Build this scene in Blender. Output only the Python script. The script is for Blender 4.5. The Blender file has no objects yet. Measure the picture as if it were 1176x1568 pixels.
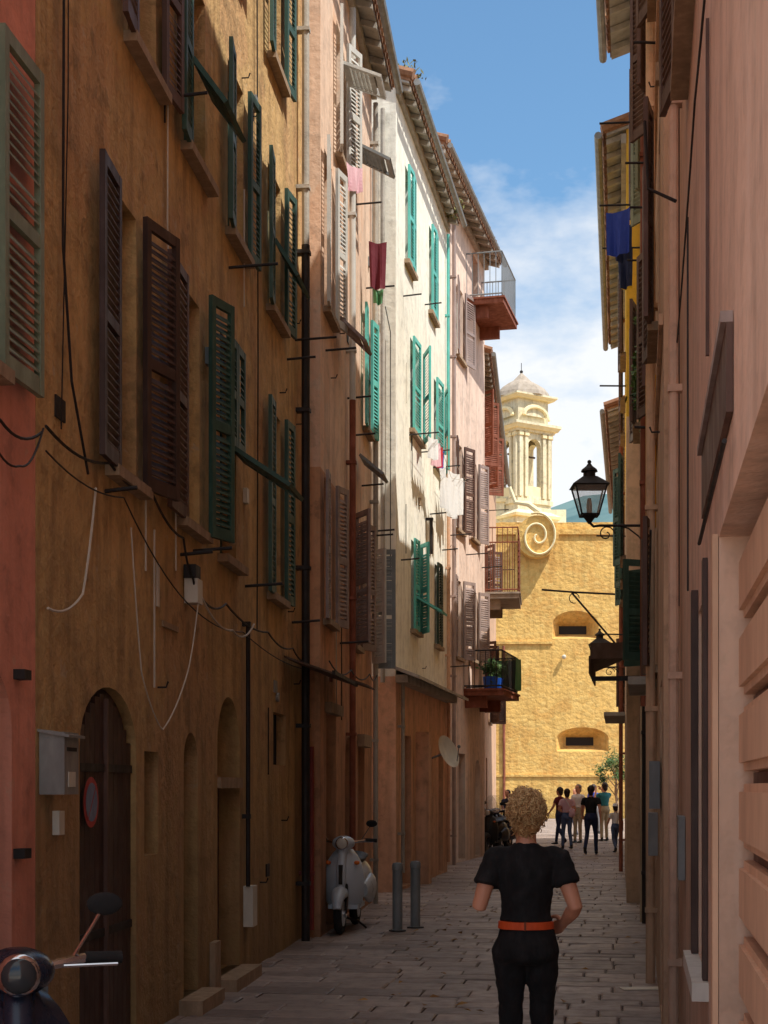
import bpy, math, random
from mathutils import Vector, Matrix, noise
random.seed(7)
V=Vector
scene=bpy.context.scene
def lin(r,g,b):
    f=lambda c:(c/255/12.92) if c/255<=.04045 else ((c/255+.055)/1.055)**2.4
    return (f(r),f(g),f(b),1)
M={}
# ------------------------------------------------------------ materials
def newmat(key):
    m=bpy.data.materials.new(key); m.use_nodes=True
    nt=m.node_tree; nt.nodes.clear()
    out=nt.nodes.new('ShaderNodeOutputMaterial'); p=nt.nodes.new('ShaderNodeBsdfPrincipled')
    nt.links.new(p.outputs[0],out.inputs[0]); M[key]=m
    return m,nt,p
def N(nt,t,**kw):
    n=nt.nodes.new(t)
    for k,v in kw.items(): setattr(n,k,v)
    return n
def noi(nt,vec,scale,detail=3,rough=.55):
    n=N(nt,'ShaderNodeTexNoise'); n.inputs['Scale'].default_value=scale; n.inputs['Detail'].default_value=detail; n.inputs['Roughness'].default_value=rough
    nt.links.new(vec,n.inputs['Vector']); return n.outputs['Fac']
def mr(nt,src,a,b,c=0,d=1):
    n=N(nt,'ShaderNodeMapRange'); nt.links.new(src,n.inputs[0])
    for i,x in enumerate((a,b,c,d)): n.inputs[i+1].default_value=x
    return n.outputs[0]
def mapv(nt,vec,sc):
    n=N(nt,'ShaderNodeMapping'); n.inputs['Scale'].default_value=sc; nt.links.new(vec,n.inputs[0]); return n.outputs[0]
def mix(nt,fac,a,b,bt='MIX'):
    n=N(nt,'ShaderNodeMixRGB',blend_type=bt)
    for i,x in enumerate((fac,a,b)):
        if hasattr(x,'is_linked') or hasattr(x,'links'): nt.links.new(x,n.inputs[i])
        elif i==0: n.inputs[0].default_value=x
        else: n.inputs[i].default_value=x
    return n.outputs[0]
def mul(nt,a,b,op='MULTIPLY'):
    n=N(nt,'ShaderNodeMath',operation=op)
    for i,x in enumerate((a,b)):
        if hasattr(x,'links'): nt.links.new(x,n.inputs[i])
        else: n.inputs[i].default_value=x
    return n.outputs[0]
def dk(c,k): return (c[0]*k,c[1]*k,c[2]*k,1)
def stucco(key,c,patch=None,pamt=.5,streak=.4,bump=.3,grime=.5,var=.85,stone=0,rough=0,gtop=.5):
    m,nt,p=newmat(key); tc=N(nt,'ShaderNodeTexCoord').outputs['Object']
    n1=noi(nt,tc,.75,4,.62); n2=noi(nt,tc,5,4,.7)
    col=mix(nt,mr(nt,n1,.38,.62),c,dk(c,var))
    col=mix(nt,mr(nt,n2,.46,.7,0,.5+rough*.3),col,dk(c,.66-rough*.15))
    st=noi(nt,mapv(nt,tc,(3.2,3.2,.3)),1.3,4,.62)
    if patch: col=mix(nt,mr(nt,n1,.53,.55,0,pamt),col,patch)
    col=mix(nt,mr(nt,st,.5,.68,0,streak),col,(c[0]*.46,c[1]*.43,c[2]*.4,1))
    col=mix(nt,mr(nt,st,.44,.3,0,.4),col,(min(.9,c[0]*1.12),min(.88,c[1]*1.2),min(.85,c[2]*1.4),1))
    if rough:
        col=mix(nt,mr(nt,n2,.37,.32,0,.55*rough),col,lin(196,176,148))
        sc=mul(nt,mul(nt,n1,.5),mul(nt,n2,.5),'ADD'); col=mix(nt,mr(nt,sc,.565,.60,0,.5*rough),col,dk(c,.38))
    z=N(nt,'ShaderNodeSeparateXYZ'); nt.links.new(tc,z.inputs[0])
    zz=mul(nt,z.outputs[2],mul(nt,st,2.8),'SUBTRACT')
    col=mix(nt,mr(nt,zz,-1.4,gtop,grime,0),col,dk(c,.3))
    h=n2
    if stone:
        vo=N(nt,'ShaderNodeTexVoronoi'); nt.links.new(mapv(nt,tc,(1,1,1.7)),vo.inputs['Vector']); vo.inputs['Scale'].default_value=stone
        sp=N(nt,'ShaderNodeSeparateXYZ'); nt.links.new(vo.outputs['Color'],sp.inputs[0])
        col=mix(nt,mr(nt,sp.outputs[0],.3,1,0,.24),col,dk(c,.55)); col=mix(nt,mr(nt,sp.outputs[1],.6,1,0,.25),col,(min(.9,c[0]*1.15),min(.9,c[1]*1.3),min(.9,c[2]*1.7),1))
        h=mul(nt,n2,mul(nt,vo.outputs['Distance'],-.35),'ADD')
    nt.links.new(col,p.inputs['Base Color']); p.inputs['Roughness'].default_value=.92
    b=N(nt,'ShaderNodeBump'); b.inputs['Strength'].default_value=bump; b.inputs['Distance'].default_value=.1 if stone else .045
    nt.links.new(h,b.inputs['Height']); nt.links.new(b.outputs[0],p.inputs['Normal'])
    return m
def paint(key,c,rough=.55,var=.35,metal=0,scale=6,bump=.1,spec=None):
    m,nt,p=newmat(key); tc=N(nt,'ShaderNodeTexCoord').outputs['Object']
    n=noi(nt,mapv(nt,tc,(1.3,1.3,.6)),scale,4,.65)
    col=mix(nt,mr(nt,n,.45,.68,0,var),c,dk(c,.55)); col=mix(nt,mr(nt,n,.45,.3,0,var),col,tuple(min(1,x*1.4+.03) for x in c[:3])+(1,))
    nt.links.new(col,p.inputs['Base Color']); nt.links.new(mr(nt,n,.3,.7,rough*.85,min(1,rough*1.2)),p.inputs['Roughness'])
    p.inputs['Metallic'].default_value=metal
    if bump:
        b=N(nt,'ShaderNodeBump'); b.inputs['Strength'].default_value=bump; b.inputs['Distance'].default_value=.01
        nt.links.new(n,b.inputs['Height']); nt.links.new(b.outputs[0],p.inputs['Normal'])
    return m
def tinted(key,c1,c2,rough=.8,scale=9,bump=.3,dist=.012):
    m,nt,p=newmat(key); tc=N(nt,'ShaderNodeTexCoord').outputs['Object']
    a=N(nt,'ShaderNodeAttribute',attribute_name='tint')
    n=noi(nt,tc,scale,4,.65); n0=noi(nt,tc,.6,2)
    col=mix(nt,a.outputs['Fac'],c1,c2); col=mix(nt,mr(nt,n,.42,.7,0,.5),col,dk(c1,.55))
    col=mix(nt,mr(nt,n0,.45,.65,0,.4),col,dk(c1,.65))
    nt.links.new(col,p.inputs['Base Color']); nt.links.new(mr(nt,n,.3,.7,rough*.75,min(1,rough*1.15)),p.inputs['Roughness'])
    b=N(nt,'ShaderNodeBump'); b.inputs['Strength'].default_value=bump; b.inputs['Distance'].default_value=dist
    nt.links.new(n,b.inputs['Height']); nt.links.new(b.outputs[0],p.inputs['Normal'])
    return m
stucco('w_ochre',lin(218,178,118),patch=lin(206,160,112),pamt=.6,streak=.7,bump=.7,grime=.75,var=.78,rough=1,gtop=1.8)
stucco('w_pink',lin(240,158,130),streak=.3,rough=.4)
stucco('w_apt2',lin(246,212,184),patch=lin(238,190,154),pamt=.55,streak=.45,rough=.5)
stucco('w_apt2shade',lin(226,168,126),streak=.6,grime=.7,rough=.8,gtop=1.5)  # lower peach wall: orange tone of the shaded part put into the colour
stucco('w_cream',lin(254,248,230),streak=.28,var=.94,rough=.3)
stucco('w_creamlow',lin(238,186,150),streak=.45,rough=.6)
stucco('w_rose',lin(248,218,196),streak=.4,rough=.4)
stucco('w_tan',lin(226,182,146),rough=.6)
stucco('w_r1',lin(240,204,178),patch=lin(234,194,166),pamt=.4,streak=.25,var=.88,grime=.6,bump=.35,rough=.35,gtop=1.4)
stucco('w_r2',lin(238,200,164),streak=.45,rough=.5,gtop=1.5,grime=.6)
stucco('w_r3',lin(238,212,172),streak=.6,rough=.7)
stucco('w_yellow',lin(250,196,66),streak=.25,rough=.3)
stucco('w_r5',lin(240,208,160),streak=.4,rough=.5)
stucco('w_fort',lin(236,188,106),patch=lin(222,164,86),pamt=.5,streak=.5,bump=.6,var=.84,stone=3.4,rough=.4)
stucco('w_church',lin(244,230,194),streak=.5,var=.84,rough=.5)
stucco('trim_grey',lin(190,182,168),streak=.5,rough=.5)
stucco('concrete',lin(180,165,148),streak=.5)
stucco('bounce_stone',lin(214,205,192),streak=.3,bump=.2,grime=0)  # pale stone for the added bounce sheet behind the camera
paint('green',lin(56,88,76),var=.55); paint('teal',lin(100,194,182),var=.4); paint('brown',lin(96,68,56),var=.5); paint('darkbrown',lin(72,50,42),var=.5)
paint('greybrown',lin(158,138,130),var=.45); paint('greygreen',lin(134,142,116),var=.45); paint('greywhite',lin(208,205,196)); paint('grey',lin(132,136,136))
paint('rust',lin(140,78,54),.8,.6); paint('iron',lin(46,40,38),.6,.3,.3); paint('black',lin(24,24,26),.5,.2); paint('rubber',lin(30,30,31),.85,.2)
paint('pipe_red',lin(130,44,36)); paint('zinc',lin(150,150,146),.55,.4,.3); paint('silver',lin(198,206,212),.3,.1,.1,bump=0)
paint('chrome',lin(205,205,210),.12,.05,1,bump=0); paint('seat',lin(24,22,22),.5,.2); paint('bluebody',lin(34,42,60),.25,.1,.2,bump=0)
paint('signwhite',lin(225,225,220),.5,.1); paint('signred',lin(186,70,66),.6,.3,scale=14); paint('signblue',lin(120,134,160),.6,.3,scale=14)
paint('plastic_w',lin(218,210,194),.5,.3); paint('orange_l',lin(230,110,20),.3,.05); paint('red_l',lin(190,20,20),.3,.05)
paint('c_white',lin(235,232,228),.85,.1); paint('c_red',lin(200,50,65),.85,.2); paint('c_blue',lin(50,75,170),.85,.2); paint('c_navy',lin(36,44,76),.85,.2)
paint('c_pink',lin(235,190,196),.85,.2); paint('c_yellow',lin(235,195,50),.85,.2); paint('c_wine',lin(110,34,46),.85,.2); paint('c_jeans',lin(82,98,130),.85,.3,scale=20)
paint('c_teal',lin(50,130,140),.85,.2); paint('c_khaki',lin(175,160,132),.85,.2); paint('c_black',lin(22,22,24),.9,.25,scale=14,bump=.3); paint('c_grey',lin(130,130,132),.85,.2)
paint('belt',lin(222,86,34),.65,.3,scale=20); paint('skin',lin(222,158,126),.5,.1,scale=25,bump=.1); paint('white_eye',lin(230,228,225),.3,.05); paint('lip',lin(170,85,80),.5,.1)
paint('hair_d',lin(50,34,26),.6,.4,scale=40); paint('hair_g',lin(140,120,100),.6,.4,scale=40)
paint('rope_w',lin(210,200,184),.7,.2); paint('cable',lin(34,30,30),.6,.2); paint('bluepot',lin(30,90,190),.4,.1); paint('tarp',lin(80,135,88),.6,.3)
paint('awn',lin(100,76,60),.8,.4); paint('doorgreen',lin(36,62,52)); paint('stone',lin(166,140,112),.9,.5,scale=10,bump=.5); paint('slat',lin(222,182,150),.6,.3,scale=4)
paint('volute',lin(246,228,182),.9,.25,scale=2)
tinted('paver',lin(132,116,108),lin(178,160,150),.55,scale=7,bump=.6)
tinted('roof',lin(140,96,70),lin(205,158,118),.9,scale=14,bump=.5)
tinted('leaf',lin(46,78,32),lin(100,132,56),.7); tinted('dryleaf',lin(140,98,48),lin(196,150,80),.8); tinted('shrub',lin(100,98,50),lin(150,146,80),.8)
tinted('hair_c',lin(176,118,62),lin(255,222,164),.42,scale=60,bump=.1)
m,nt,p=newmat('mud'); tc=N(nt,'ShaderNodeTexCoord').outputs['Object']
nt.links.new(mix(nt,noi(nt,tc,3,4),lin(80,72,66),lin(108,98,90)),p.inputs['Base Color']); p.inputs['Roughness'].default_value=.95
m,nt,p=newmat('glass'); p.inputs['Base Color'].default_value=(.03,.035,.04,1); p.inputs['Roughness'].default_value=.07
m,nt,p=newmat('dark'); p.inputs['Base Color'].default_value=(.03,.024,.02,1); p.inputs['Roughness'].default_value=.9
m,nt,p=newmat('lampglass'); p.inputs['Base Color'].default_value=(.62,.56,.5,1); p.inputs['Roughness'].default_value=.25; p.inputs['Alpha'].default_value=.35
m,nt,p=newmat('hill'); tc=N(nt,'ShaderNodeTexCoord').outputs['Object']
nt.links.new(mix(nt,mr(nt,noi(nt,tc,.006,5),.4,.6),lin(70,104,108),lin(98,126,126)),p.inputs['Base Color']); p.inputs['Roughness'].default_value=1  # distance haze put into the blue-green base colour
# ------------------------------------------------------------ mesh builder
class MB:
    def __init__(s): s.v=[];s.f=[];s.k=[];s.t=[];s.tint=.5
    def add(s,vs,fs,k):
        n=len(s.v); s.v+= [tuple(x) for x in vs]; s.t+=[s.tint]*len(vs)
        for f in fs: s.f.append([i+n for i in f]); s.k.append(k)
    def quad(s,a,b,c,d,k): s.add([a,b,c,d],[(0,1,2,3)],k)
    def obox(s,o,a,b,c,k):
        vs=[o,o+a,o+a+b,o+b,o+c,o+a+c,o+a+b+c,o+b+c]
        s.add(vs,[(0,3,2,1),(4,5,6,7),(0,1,5,4),(1,2,6,5),(2,3,7,6),(3,0,4,7)],k)
    def box(s,a,b,k): a=V(a);b=V(b); d=b-a; s.obox(a,V((d.x,0,0)),V((0,d.y,0)),V((0,0,d.z)),k)
    def tube(s,pts,r,seg=8,k='iron',side=None,closed=False):
        pts=[V(p) for p in pts]; n=len(pts)
        if not isinstance(r,(list,)): r=[r]*n
        vs=[];prev=None
        for i,p in enumerate(pts):
            if closed: T=pts[(i+1)%n]-pts[i-1]
            else: T=pts[min(i+1,n-1)]-pts[max(i-1,0)]
            if T.length<1e-9: T=V((0,0,1))
            T.normalize()
            ref=V(side) if side is not None else (prev if prev is not None else (V((0,0,1)) if abs(T.z)<.9 else V((1,0,0))))
            Nn=ref-T*ref.dot(T)
            if Nn.length<1e-6: Nn=T.orthogonal()
            Nn.normalize(); prev=Nn; B=T.cross(Nn)
            rr=r[i]; ra,rb=rr if isinstance(rr,tuple) else (rr,rr)
            for j in range(seg):
                a=2*math.pi*j/seg; vs.append(p+Nn*ra*math.cos(a)+B*rb*math.sin(a))
        fs=[]
        for i in range(n if closed else n-1):
            for j in range(seg):
                i2=(i+1)%n; fs.append((i*seg+j,i*seg+(j+1)%seg,i2*seg+(j+1)%seg,i2*seg+j))
        if not closed: fs.append(tuple(range(seg))[::-1]); fs.append(tuple((n-1)*seg+j for j in range(seg)))
        s.add(vs,fs,k)
    def loft(s,rings,k,seg=20):
        vs=[]
        for (cx,cy,z,rx,ry) in rings:
            for j in range(seg):
                a=2*math.pi*j/seg; vs.append(V((cx+rx*math.cos(a),cy+ry*math.sin(a),z)))
        fs=[]
        for i in range(len(rings)-1):
            for j in range(seg): fs.append((i*seg+j,i*seg+(j+1)%seg,(i+1)*seg+(j+1)%seg,(i+1)*seg+j))
        fs.append(tuple(range(seg))[::-1]); fs.append(tuple((len(rings)-1)*seg+j for j in range(seg)))
        s.add(vs,fs,k)
    def sph(s,c,r,k,seg=14,fn=None):
        c=V(c); H=seg//2+1; vs=[];fs=[]
        r=r if isinstance(r,tuple) else (r,r,r)
        for i in range(1,H):
            th=math.pi*i/H
            for j in range(seg):
                a=2*math.pi*j/seg; d=V((math.sin(th)*math.cos(a),math.sin(th)*math.sin(a),math.cos(th)))
                q=fn(d) if fn else 1
                vs.append(c+V((d.x*r[0]*q,d.y*r[1]*q,d.z*r[2]*q)))
        vs.append(c+V((0,0,r[2]))); vs.append(c-V((0,0,r[2]))); t=len(vs)-2
        for i in range(H-2):
            for j in range(seg): fs.append((i*seg+j,(i+1)*seg+j,(i+1)*seg+(j+1)%seg,i*seg+(j+1)%seg))
        for j in range(seg): fs.append((t,j,(j+1)%seg)); fs.append((t+1,(H-2)*seg+(j+1)%seg,(H-2)*seg+j))
        s.add(vs,fs,k)
    def build(s,name,parent=None,smooth=False,ang=40):
        keys=[]
        for k in s.k:
            if k not in keys: keys.append(k)
        me=bpy.data.meshes.new(name); me.from_pydata(s.v,[],s.f)
        for k in keys: me.materials.append(M[k])
        me.polygons.foreach_set('material_index',[keys.index(k) for k in s.k])
        at=me.attributes.new('tint','FLOAT','POINT'); at.data.foreach_set('value',s.t)
        me.update()
        if smooth:
            me.polygons.foreach_set('use_smooth',[True]*len(me.polygons))
            try: me.set_sharp_from_angle(angle=math.radians(ang))
            except Exception: pass
        ob=bpy.data.objects.new(name,me); scene.collection.objects.link(ob)
        if parent: ob.parent=parent
        return ob
def empty(name,loc=(0,0,0),rz=0,sc=1):
    e=bpy.data.objects.new(name,None); scene.collection.objects.link(e); e.location=loc; e.rotation_euler=(0,0,rz); e.scale=(sc,)*3; return e
Z=V((0,0,1))
class Fac:
    def __init__(s,P0,t,n): s.P0=V((P0[0],P0[1],0)); s.t=V((t[0],t[1],0)); s.n=V((n[0],n[1],0)).normalized(); s.tn=s.t.normalized()
    def p(s,u,z,o=0): return s.P0+s.t*u+s.n*o+Z*z
def street(a,b,side): return Fac((a,0),(b,1),(side,-side*b))
def fbox(mb,F,u0,u1,z0,z1,o0,o1,k):
    mb.obox(F.p(u0,z0,o0),F.t*(u1-u0),F.n*(o1-o0),Z*(z1-z0),k)
def panel(mb,o,A,B,key,pitch=.055,mid=True,th=.035):
    a=A.normalized(); b=B.normalized(); n=a.cross(b).normalized(); o=o-n*th/2; w=A.length; h=B.length
    sw=.055
    mb.obox(o,a*sw,B,n*th,key); mb.obox(o+a*(w-sw),a*sw,B,n*th,key)
    iw=w-2*sw-.002; oo=o+a*(sw+.001)
    rails=[(0,.09),(h-.07,.07)]+([(h*.45,.07)] if mid else [])
    for r0,rh in rails: mb.obox(oo+b*r0+n*.002,a*iw,b*rh,n*(th-.004),key)
    z=.1
    while z<h-.1:
        if not(mid and h*.45-.03<z<h*.45+.06) and random.random()>.015:
            mb.obox(oo+b*(z+random.uniform(-.003,.003))+n*.004,a*iw,n*(th-.008)-b*.042,b*.009,key)
        z+=pitch
def leaf(mb,F,u,z0,z1,w,ang,d,key,o=.06,pitch=.05):
    ang+=random.uniform(-2,3) if ang<100 else 0
    an=math.radians(ang); D=F.tn*d*math.cos(an)+F.n*math.sin(an)
    panel(mb,F.p(u,z0,o),D*w,Z*(z1-z0),key,pitch)
def flap(mb,F,u0,u1,ztop,L,tilt,key):
    an=math.radians(tilt); B=(F.n*math.sin(an)-Z*math.cos(an))*L
    panel(mb,F.p(u0,ztop,.07),F.t*(u1-u0),B,key,.055,False)
class Bld:
    def __init__(s,name,F,u0,u1,h,depth=6,wall='w_ochre',low=None,zs=0,eave=.45,trim='trim_grey'):
        s.e=empty(name); s.F=F;s.u0=u0;s.u1=u1;s.h=h;s.depth=depth;s.wall=wall;s.low=low;s.zs=zs;s.eave=eave;s.trim=trim
        s.ops=[]; s.det=MB(); s.sh=MB()
    def op(s,u0,u1,z0,z1,dep=.22,arch=0,back='glass'): s.ops.append((u0,u1,z0,z1,dep,arch,back))
    def clutter(s,n,seed,zmax=9):
        r=random.Random(seed); F=s.F; d=s.det
        for i in range(n):
            u=r.uniform(max(s.u0,3)+.2,s.u1-.3); z=r.uniform(.6,zmax)
            if any(o[0]-.25<u<o[1]+.15 and o[2]-.35<z<o[3]+.1 for o in s.ops): continue
            c=r.random()
            if c<.28: d.tube([F.p(u,z,-.02),F.p(u,z,.06),F.p(u,z+.04,.075)],.007,6,'iron')
            elif c<.55: fbox(d,F,u,u+.09,z,z+.13,.001,.04,r.choice(['plastic_w','grey','stone']))
            elif c<.7: fbox(d,F,u,u+.16,z,z+.12,.001,.012,r.choice(['iron','zinc']))
            elif c<.85: d.tube([F.p(u,z,.0),F.p(u,z,.03)],.045,12,r.choice(['zinc','rust']))
            else: d.tube([F.p(u,z,.02),F.p(u,z+r.uniform(.6,1.6),.02)],.007,5,r.choice(['cable','rope_w']))
    def win(s,u0,u1,z0,z1,key,near=4,far=4,frame='greywhite',sill=True,rod=False,lw=None):
        F=s.F; s.op(u0,u1,z0,z1)
        d=s.det; f=.05
        fbox(d,F,u0+.001,u0+f,z0+.001,z1-.001,-.17,-.12,frame); fbox(d,F,u1-f,u1-.001,z0+.001,z1-.001,-.17,-.12,frame)
        um=(u0+u1)/2; fbox(d,F,um-.03,um+.03,z0+f,z1-f,-.168,-.122,frame)
        fbox(d,F,u0+f,u1-f,z0+.001,z0+f,-.169,-.121,frame); fbox(d,F,u0+f,u1-f,z1-f,z1-.001,-.169,-.121,frame)
        for q in (.35,.68):
            zz=z0+(z1-z0)*q; fbox(d,F,u0+f,um-.03,zz,zz+.025,-.165,-.125,frame); fbox(d,F,um+.03,u1-f,zz,zz+.025,-.165,-.125,frame)
        if sill: fbox(d,F,u0-.1,u1+.1,z0-.07,z0-.003,-.05,.09,'stone')
        L=F.t.length; w=lw or (u1-u0)/2
        if near and near>150: w=(u1-u0)/2-.004
        if near is not None: leaf(s.sh,F,u0,z0-.02,z1+.02,w*L,near,-1,key)
        if far is not None: leaf(s.sh,F,u1,z0-.02,z1+.02,w*L,far,1,key)
        if rod:
            for uu in (u0-.1,u1+.1):
                d.tube([F.p(uu,z0-.12,0),F.p(uu,z0-.1,rod)],.012,6,'iron')
            for o in (.25,rod-.06): d.tube([F.p(uu_,z0-.105,o) for uu_ in (u0-.1,u1+.1)],.004,5,'rope_w')
    def finish(s):
        F=s.F; mb=MB()
        us=sorted(set([s.u0,s.u1]+[o[0] for o in s.ops]+[o[1] for o in s.ops])); zs=sorted(set([-.3,s.h]+([s.zs] if s.low else [])+[o[2] for o in s.ops]+[o[3] for o in s.ops]))
        for i in range(len(us)-1):
            for j in range(len(zs)-1):
                uc=(us[i]+us[i+1])/2; zc=(zs[j]+zs[j+1])/2
                if any(o[0]<uc<o[1] and o[2]<zc<o[3] for o in s.ops): continue
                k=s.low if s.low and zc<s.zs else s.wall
                mb.quad(F.p(us[i],zs[j]),F.p(us[i+1],zs[j]),F.p(us[i+1],zs[j+1]),F.p(us[i],zs[j+1]),k)
        for (u0,u1,z0,z1,dp,ar,bk) in s.ops:
            k=s.low if s.low and z1<s.zs+.3 else s.wall
            zt=z1-ar
            mb.quad(F.p(u0,z0),F.p(u0,z0,-dp),F.p(u0,zt,-dp),F.p(u0,zt),k); mb.quad(F.p(u1,z0),F.p(u1,z0,-dp),F.p(u1,zt,-dp),F.p(u1,zt),k)
            mb.quad(F.p(u0,z0),F.p(u1,z0),F.p(u1,z0,-dp),F.p(u0,z0,-dp),k)
            if ar<=0: mb.quad(F.p(u0,z1),F.p(u1,z1),F.p(u1,z1,-dp),F.p(u0,z1,-dp),k)
            else:
                n=14; pr=None
                for i in range(n+1):
                    a=math.pi*(1-i/n); uu=(u0+u1)/2+(u1-u0)/2*math.cos(a); zz=zt+ar*math.sin(a); c=(uu,zz)
                    if pr:
                        mb.quad(F.p(*pr),F.p(*c),F.p(c[0],z1),F.p(pr[0],z1),k); mb.quad(F.p(*pr),F.p(*c),F.p(*c,-dp),F.p(*pr,-dp),k)
                    pr=c
            mb.quad(F.p(u0,z0,-dp),F.p(u1,z0,-dp),F.p(u1,z1,-dp),F.p(u0,z1,-dp),bk)
        D=s.depth
        for u in (s.u0,s.u1):
            for (a,b,k) in ([(-.3,s.zs,s.low),(s.zs,s.h,s.wall)] if s.low else [(-.3,s.h,s.wall)]):
                mb.quad(F.p(u,a,0),F.p(u,a,-D),F.p(u,b,-D),F.p(u,b,0),k)
            mb.add([F.p(u,s.h,0),F.p(u,s.h,-D),F.p(u,s.h+D*.16,-D/2)],[(0,1,2)],s.wall)
        mb.quad(F.p(s.u0,-.3,-D),F.p(s.u1,-.3,-D),F.p(s.u1,s.h,-D),F.p(s.u0,s.h,-D),s.wall)
        mb.build('walls',s.e)
        r=MB(); E=s.eave; h=s.h; sl=.32
        for sgn in (0,1):
            def q(u,o,dz): 
                oo=o if sgn==0 else -D-o
                return F.p(u,h-sl*o+dz,oo)
            dv=q(s.u0-.05,-D/2+.001,.03)-q(s.u0-.05,E,.03)
            r.obox(q(s.u0-.05,E,.04),F.t*(s.u1-s.u0+.1),dv,Z*.06,'roof')
            r.obox(q(s.u0-.04,E-.02,.0),F.t*(s.u1-s.u0+.08),dv,Z*.038,s.trim)
            n=int((s.u1-s.u0+.1)/.21)
            for i in range(n+1):
                r.tint=random.random(); u=s.u0-.03+i*.21; A=q(u,E+.05,.15); B=q(u,-D/2,.15)
                jit=random.uniform(-.02,.02); A=A+Z*jit
                r.tube([A,A.lerp(B,.5)+Z*random.uniform(-.01,.015),B],.085,8,'roof')
        r.build('tiled_roof',s.e,True)
        c=MB()
        fbox(c,F,s.u0-.02,s.u1+.02,h-.2,h-.04-sl*E*.25,0.002,E*.25,s.trim)
        n=int((s.u1-s.u0)/.5)
        for i in range(n+1):
            u=s.u0+.05+i*.5
            if u+.08<s.u1: c.obox(F.p(u,h-.09-sl*E*.25,E*.25),F.t*.07,F.n*(E*.7)-Z*sl*E*.7,Z*.08,s.trim)
        c.tube([F.p(s.u0-.02,h-sl*E+.03,E+.1),F.p(s.u1+.02,h-sl*E+.01,E+.1)],.055,8,'zinc')
        c.build('cornice_and_gutter',s.e)
        if s.det.v: s.det.build('window_frames_and_fittings',s.e)
        if s.sh.v: s.sh.build('louvred_shutters',s.e)
        return s.e
def rod(d,F,u,z,L,k='iron',r=.013): d.tube([F.p(u,z,-.02),F.p(u,z+.02,L)],r,6,k)
def cloth(mb,p0,p1,drop,k,wave=.03,nx=8,nz=7):
    p0=V(p0);p1=V(p1); d=(p1-p0); nrm=V((d.y,-d.x,0)).normalized(); vs=[];ph=random.random()*6
    for j in range(nz+1):
        for i in range(nx+1):
            a=i/nx;b=j/nz
            vs.append(p0+d*(.5+(a-.5)*(1-.15*b))-Z*(drop*b+.03*math.sin(a*3.1))+nrm*wave*math.sin(a*11+ph+b)*(.3+b))
    fs=[(j*(nx+1)+i,j*(nx+1)+i+1,(j+1)*(nx+1)+i+1,(j+1)*(nx+1)+i) for j in range(nz) for i in range(nx)]
    mb.add(vs,fs,k)
def leaves(mb,c,r,n,size,k):
    c=V(c)
    for i in range(n):
        d=V((random.gauss(0,1),random.gauss(0,1),random.gauss(0,1))).normalized()*random.random()**.45
        q=.6+.8*noise.noise(d*2.2+c); p=c+V((d.x*r[0],d.y*r[1],d.z*r[2]))*q
        a=V((random.gauss(0,1),random.gauss(0,1),random.gauss(0,1))).normalized(); b=a.orthogonal().normalized()
        s=size*random.uniform(.6,1.3); mb.tint=random.random()
        mb.add([p-a*s,p-b*s*.45,p+a*s,p+b*s*.45],[(0,1,2,3)],k)
def balcony(mb,F,u0,u1,z,out,rail,k='iron',slab='concrete',barstep=.12):
    fbox(mb,F,u0,u1,z-.16,z,.003,out,slab); fbox(mb,F,u0-.03,u1+.03,z-.05,z-.01,.004,out+.03,slab)
    for u in (u0+.15,u1-.3): fbox(mb,F,u,u+.14,z-.42,z-.162,.003,out*.55,slab)
    c=[F.p(u0+.03,0,0),F.p(u0+.03,0,out-.04),F.p(u1-.03,0,out-.04),F.p(u1-.03,0,0)]
    for zz in (z+.06,z+rail): mb.tube([x+Z*zz for x in c],.018,6,k)
    for a,b in zip(c[:-1],c[1:]):
        n=max(2,int((b-a).length/barstep))
        for i in range(n+1):
            q=a.lerp(b,i/n); mb.tube([q+Z*z,q+Z*(z+rail)],.009,5,k)
def pipe(mb,F,u,z0,z1,o=.1,r=.045,k='iron'):
    mb.tube([F.p(u,z0,o),F.p(u,z1,o)],r,10,k)
    z=z0+.6
    while z<z1: fbox(mb,F,u-r*1.3,u+r*1.3,z,z+.04,0,o+r*1.15,k); z+=1.7
def cable(mb,pts,r=.008,k='cable',sag=.06):
    out=[]
    for a,b in zip(pts[:-1],pts[1:]):
        a=V(a);b=V(b)
        for i in range(8):
            t=i/8; out.append(a.lerp(b,t)-Z*sag*4*t*(1-t))
    out.append(V(pts[-1])); mb.tube(out,r,5,k)
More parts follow.
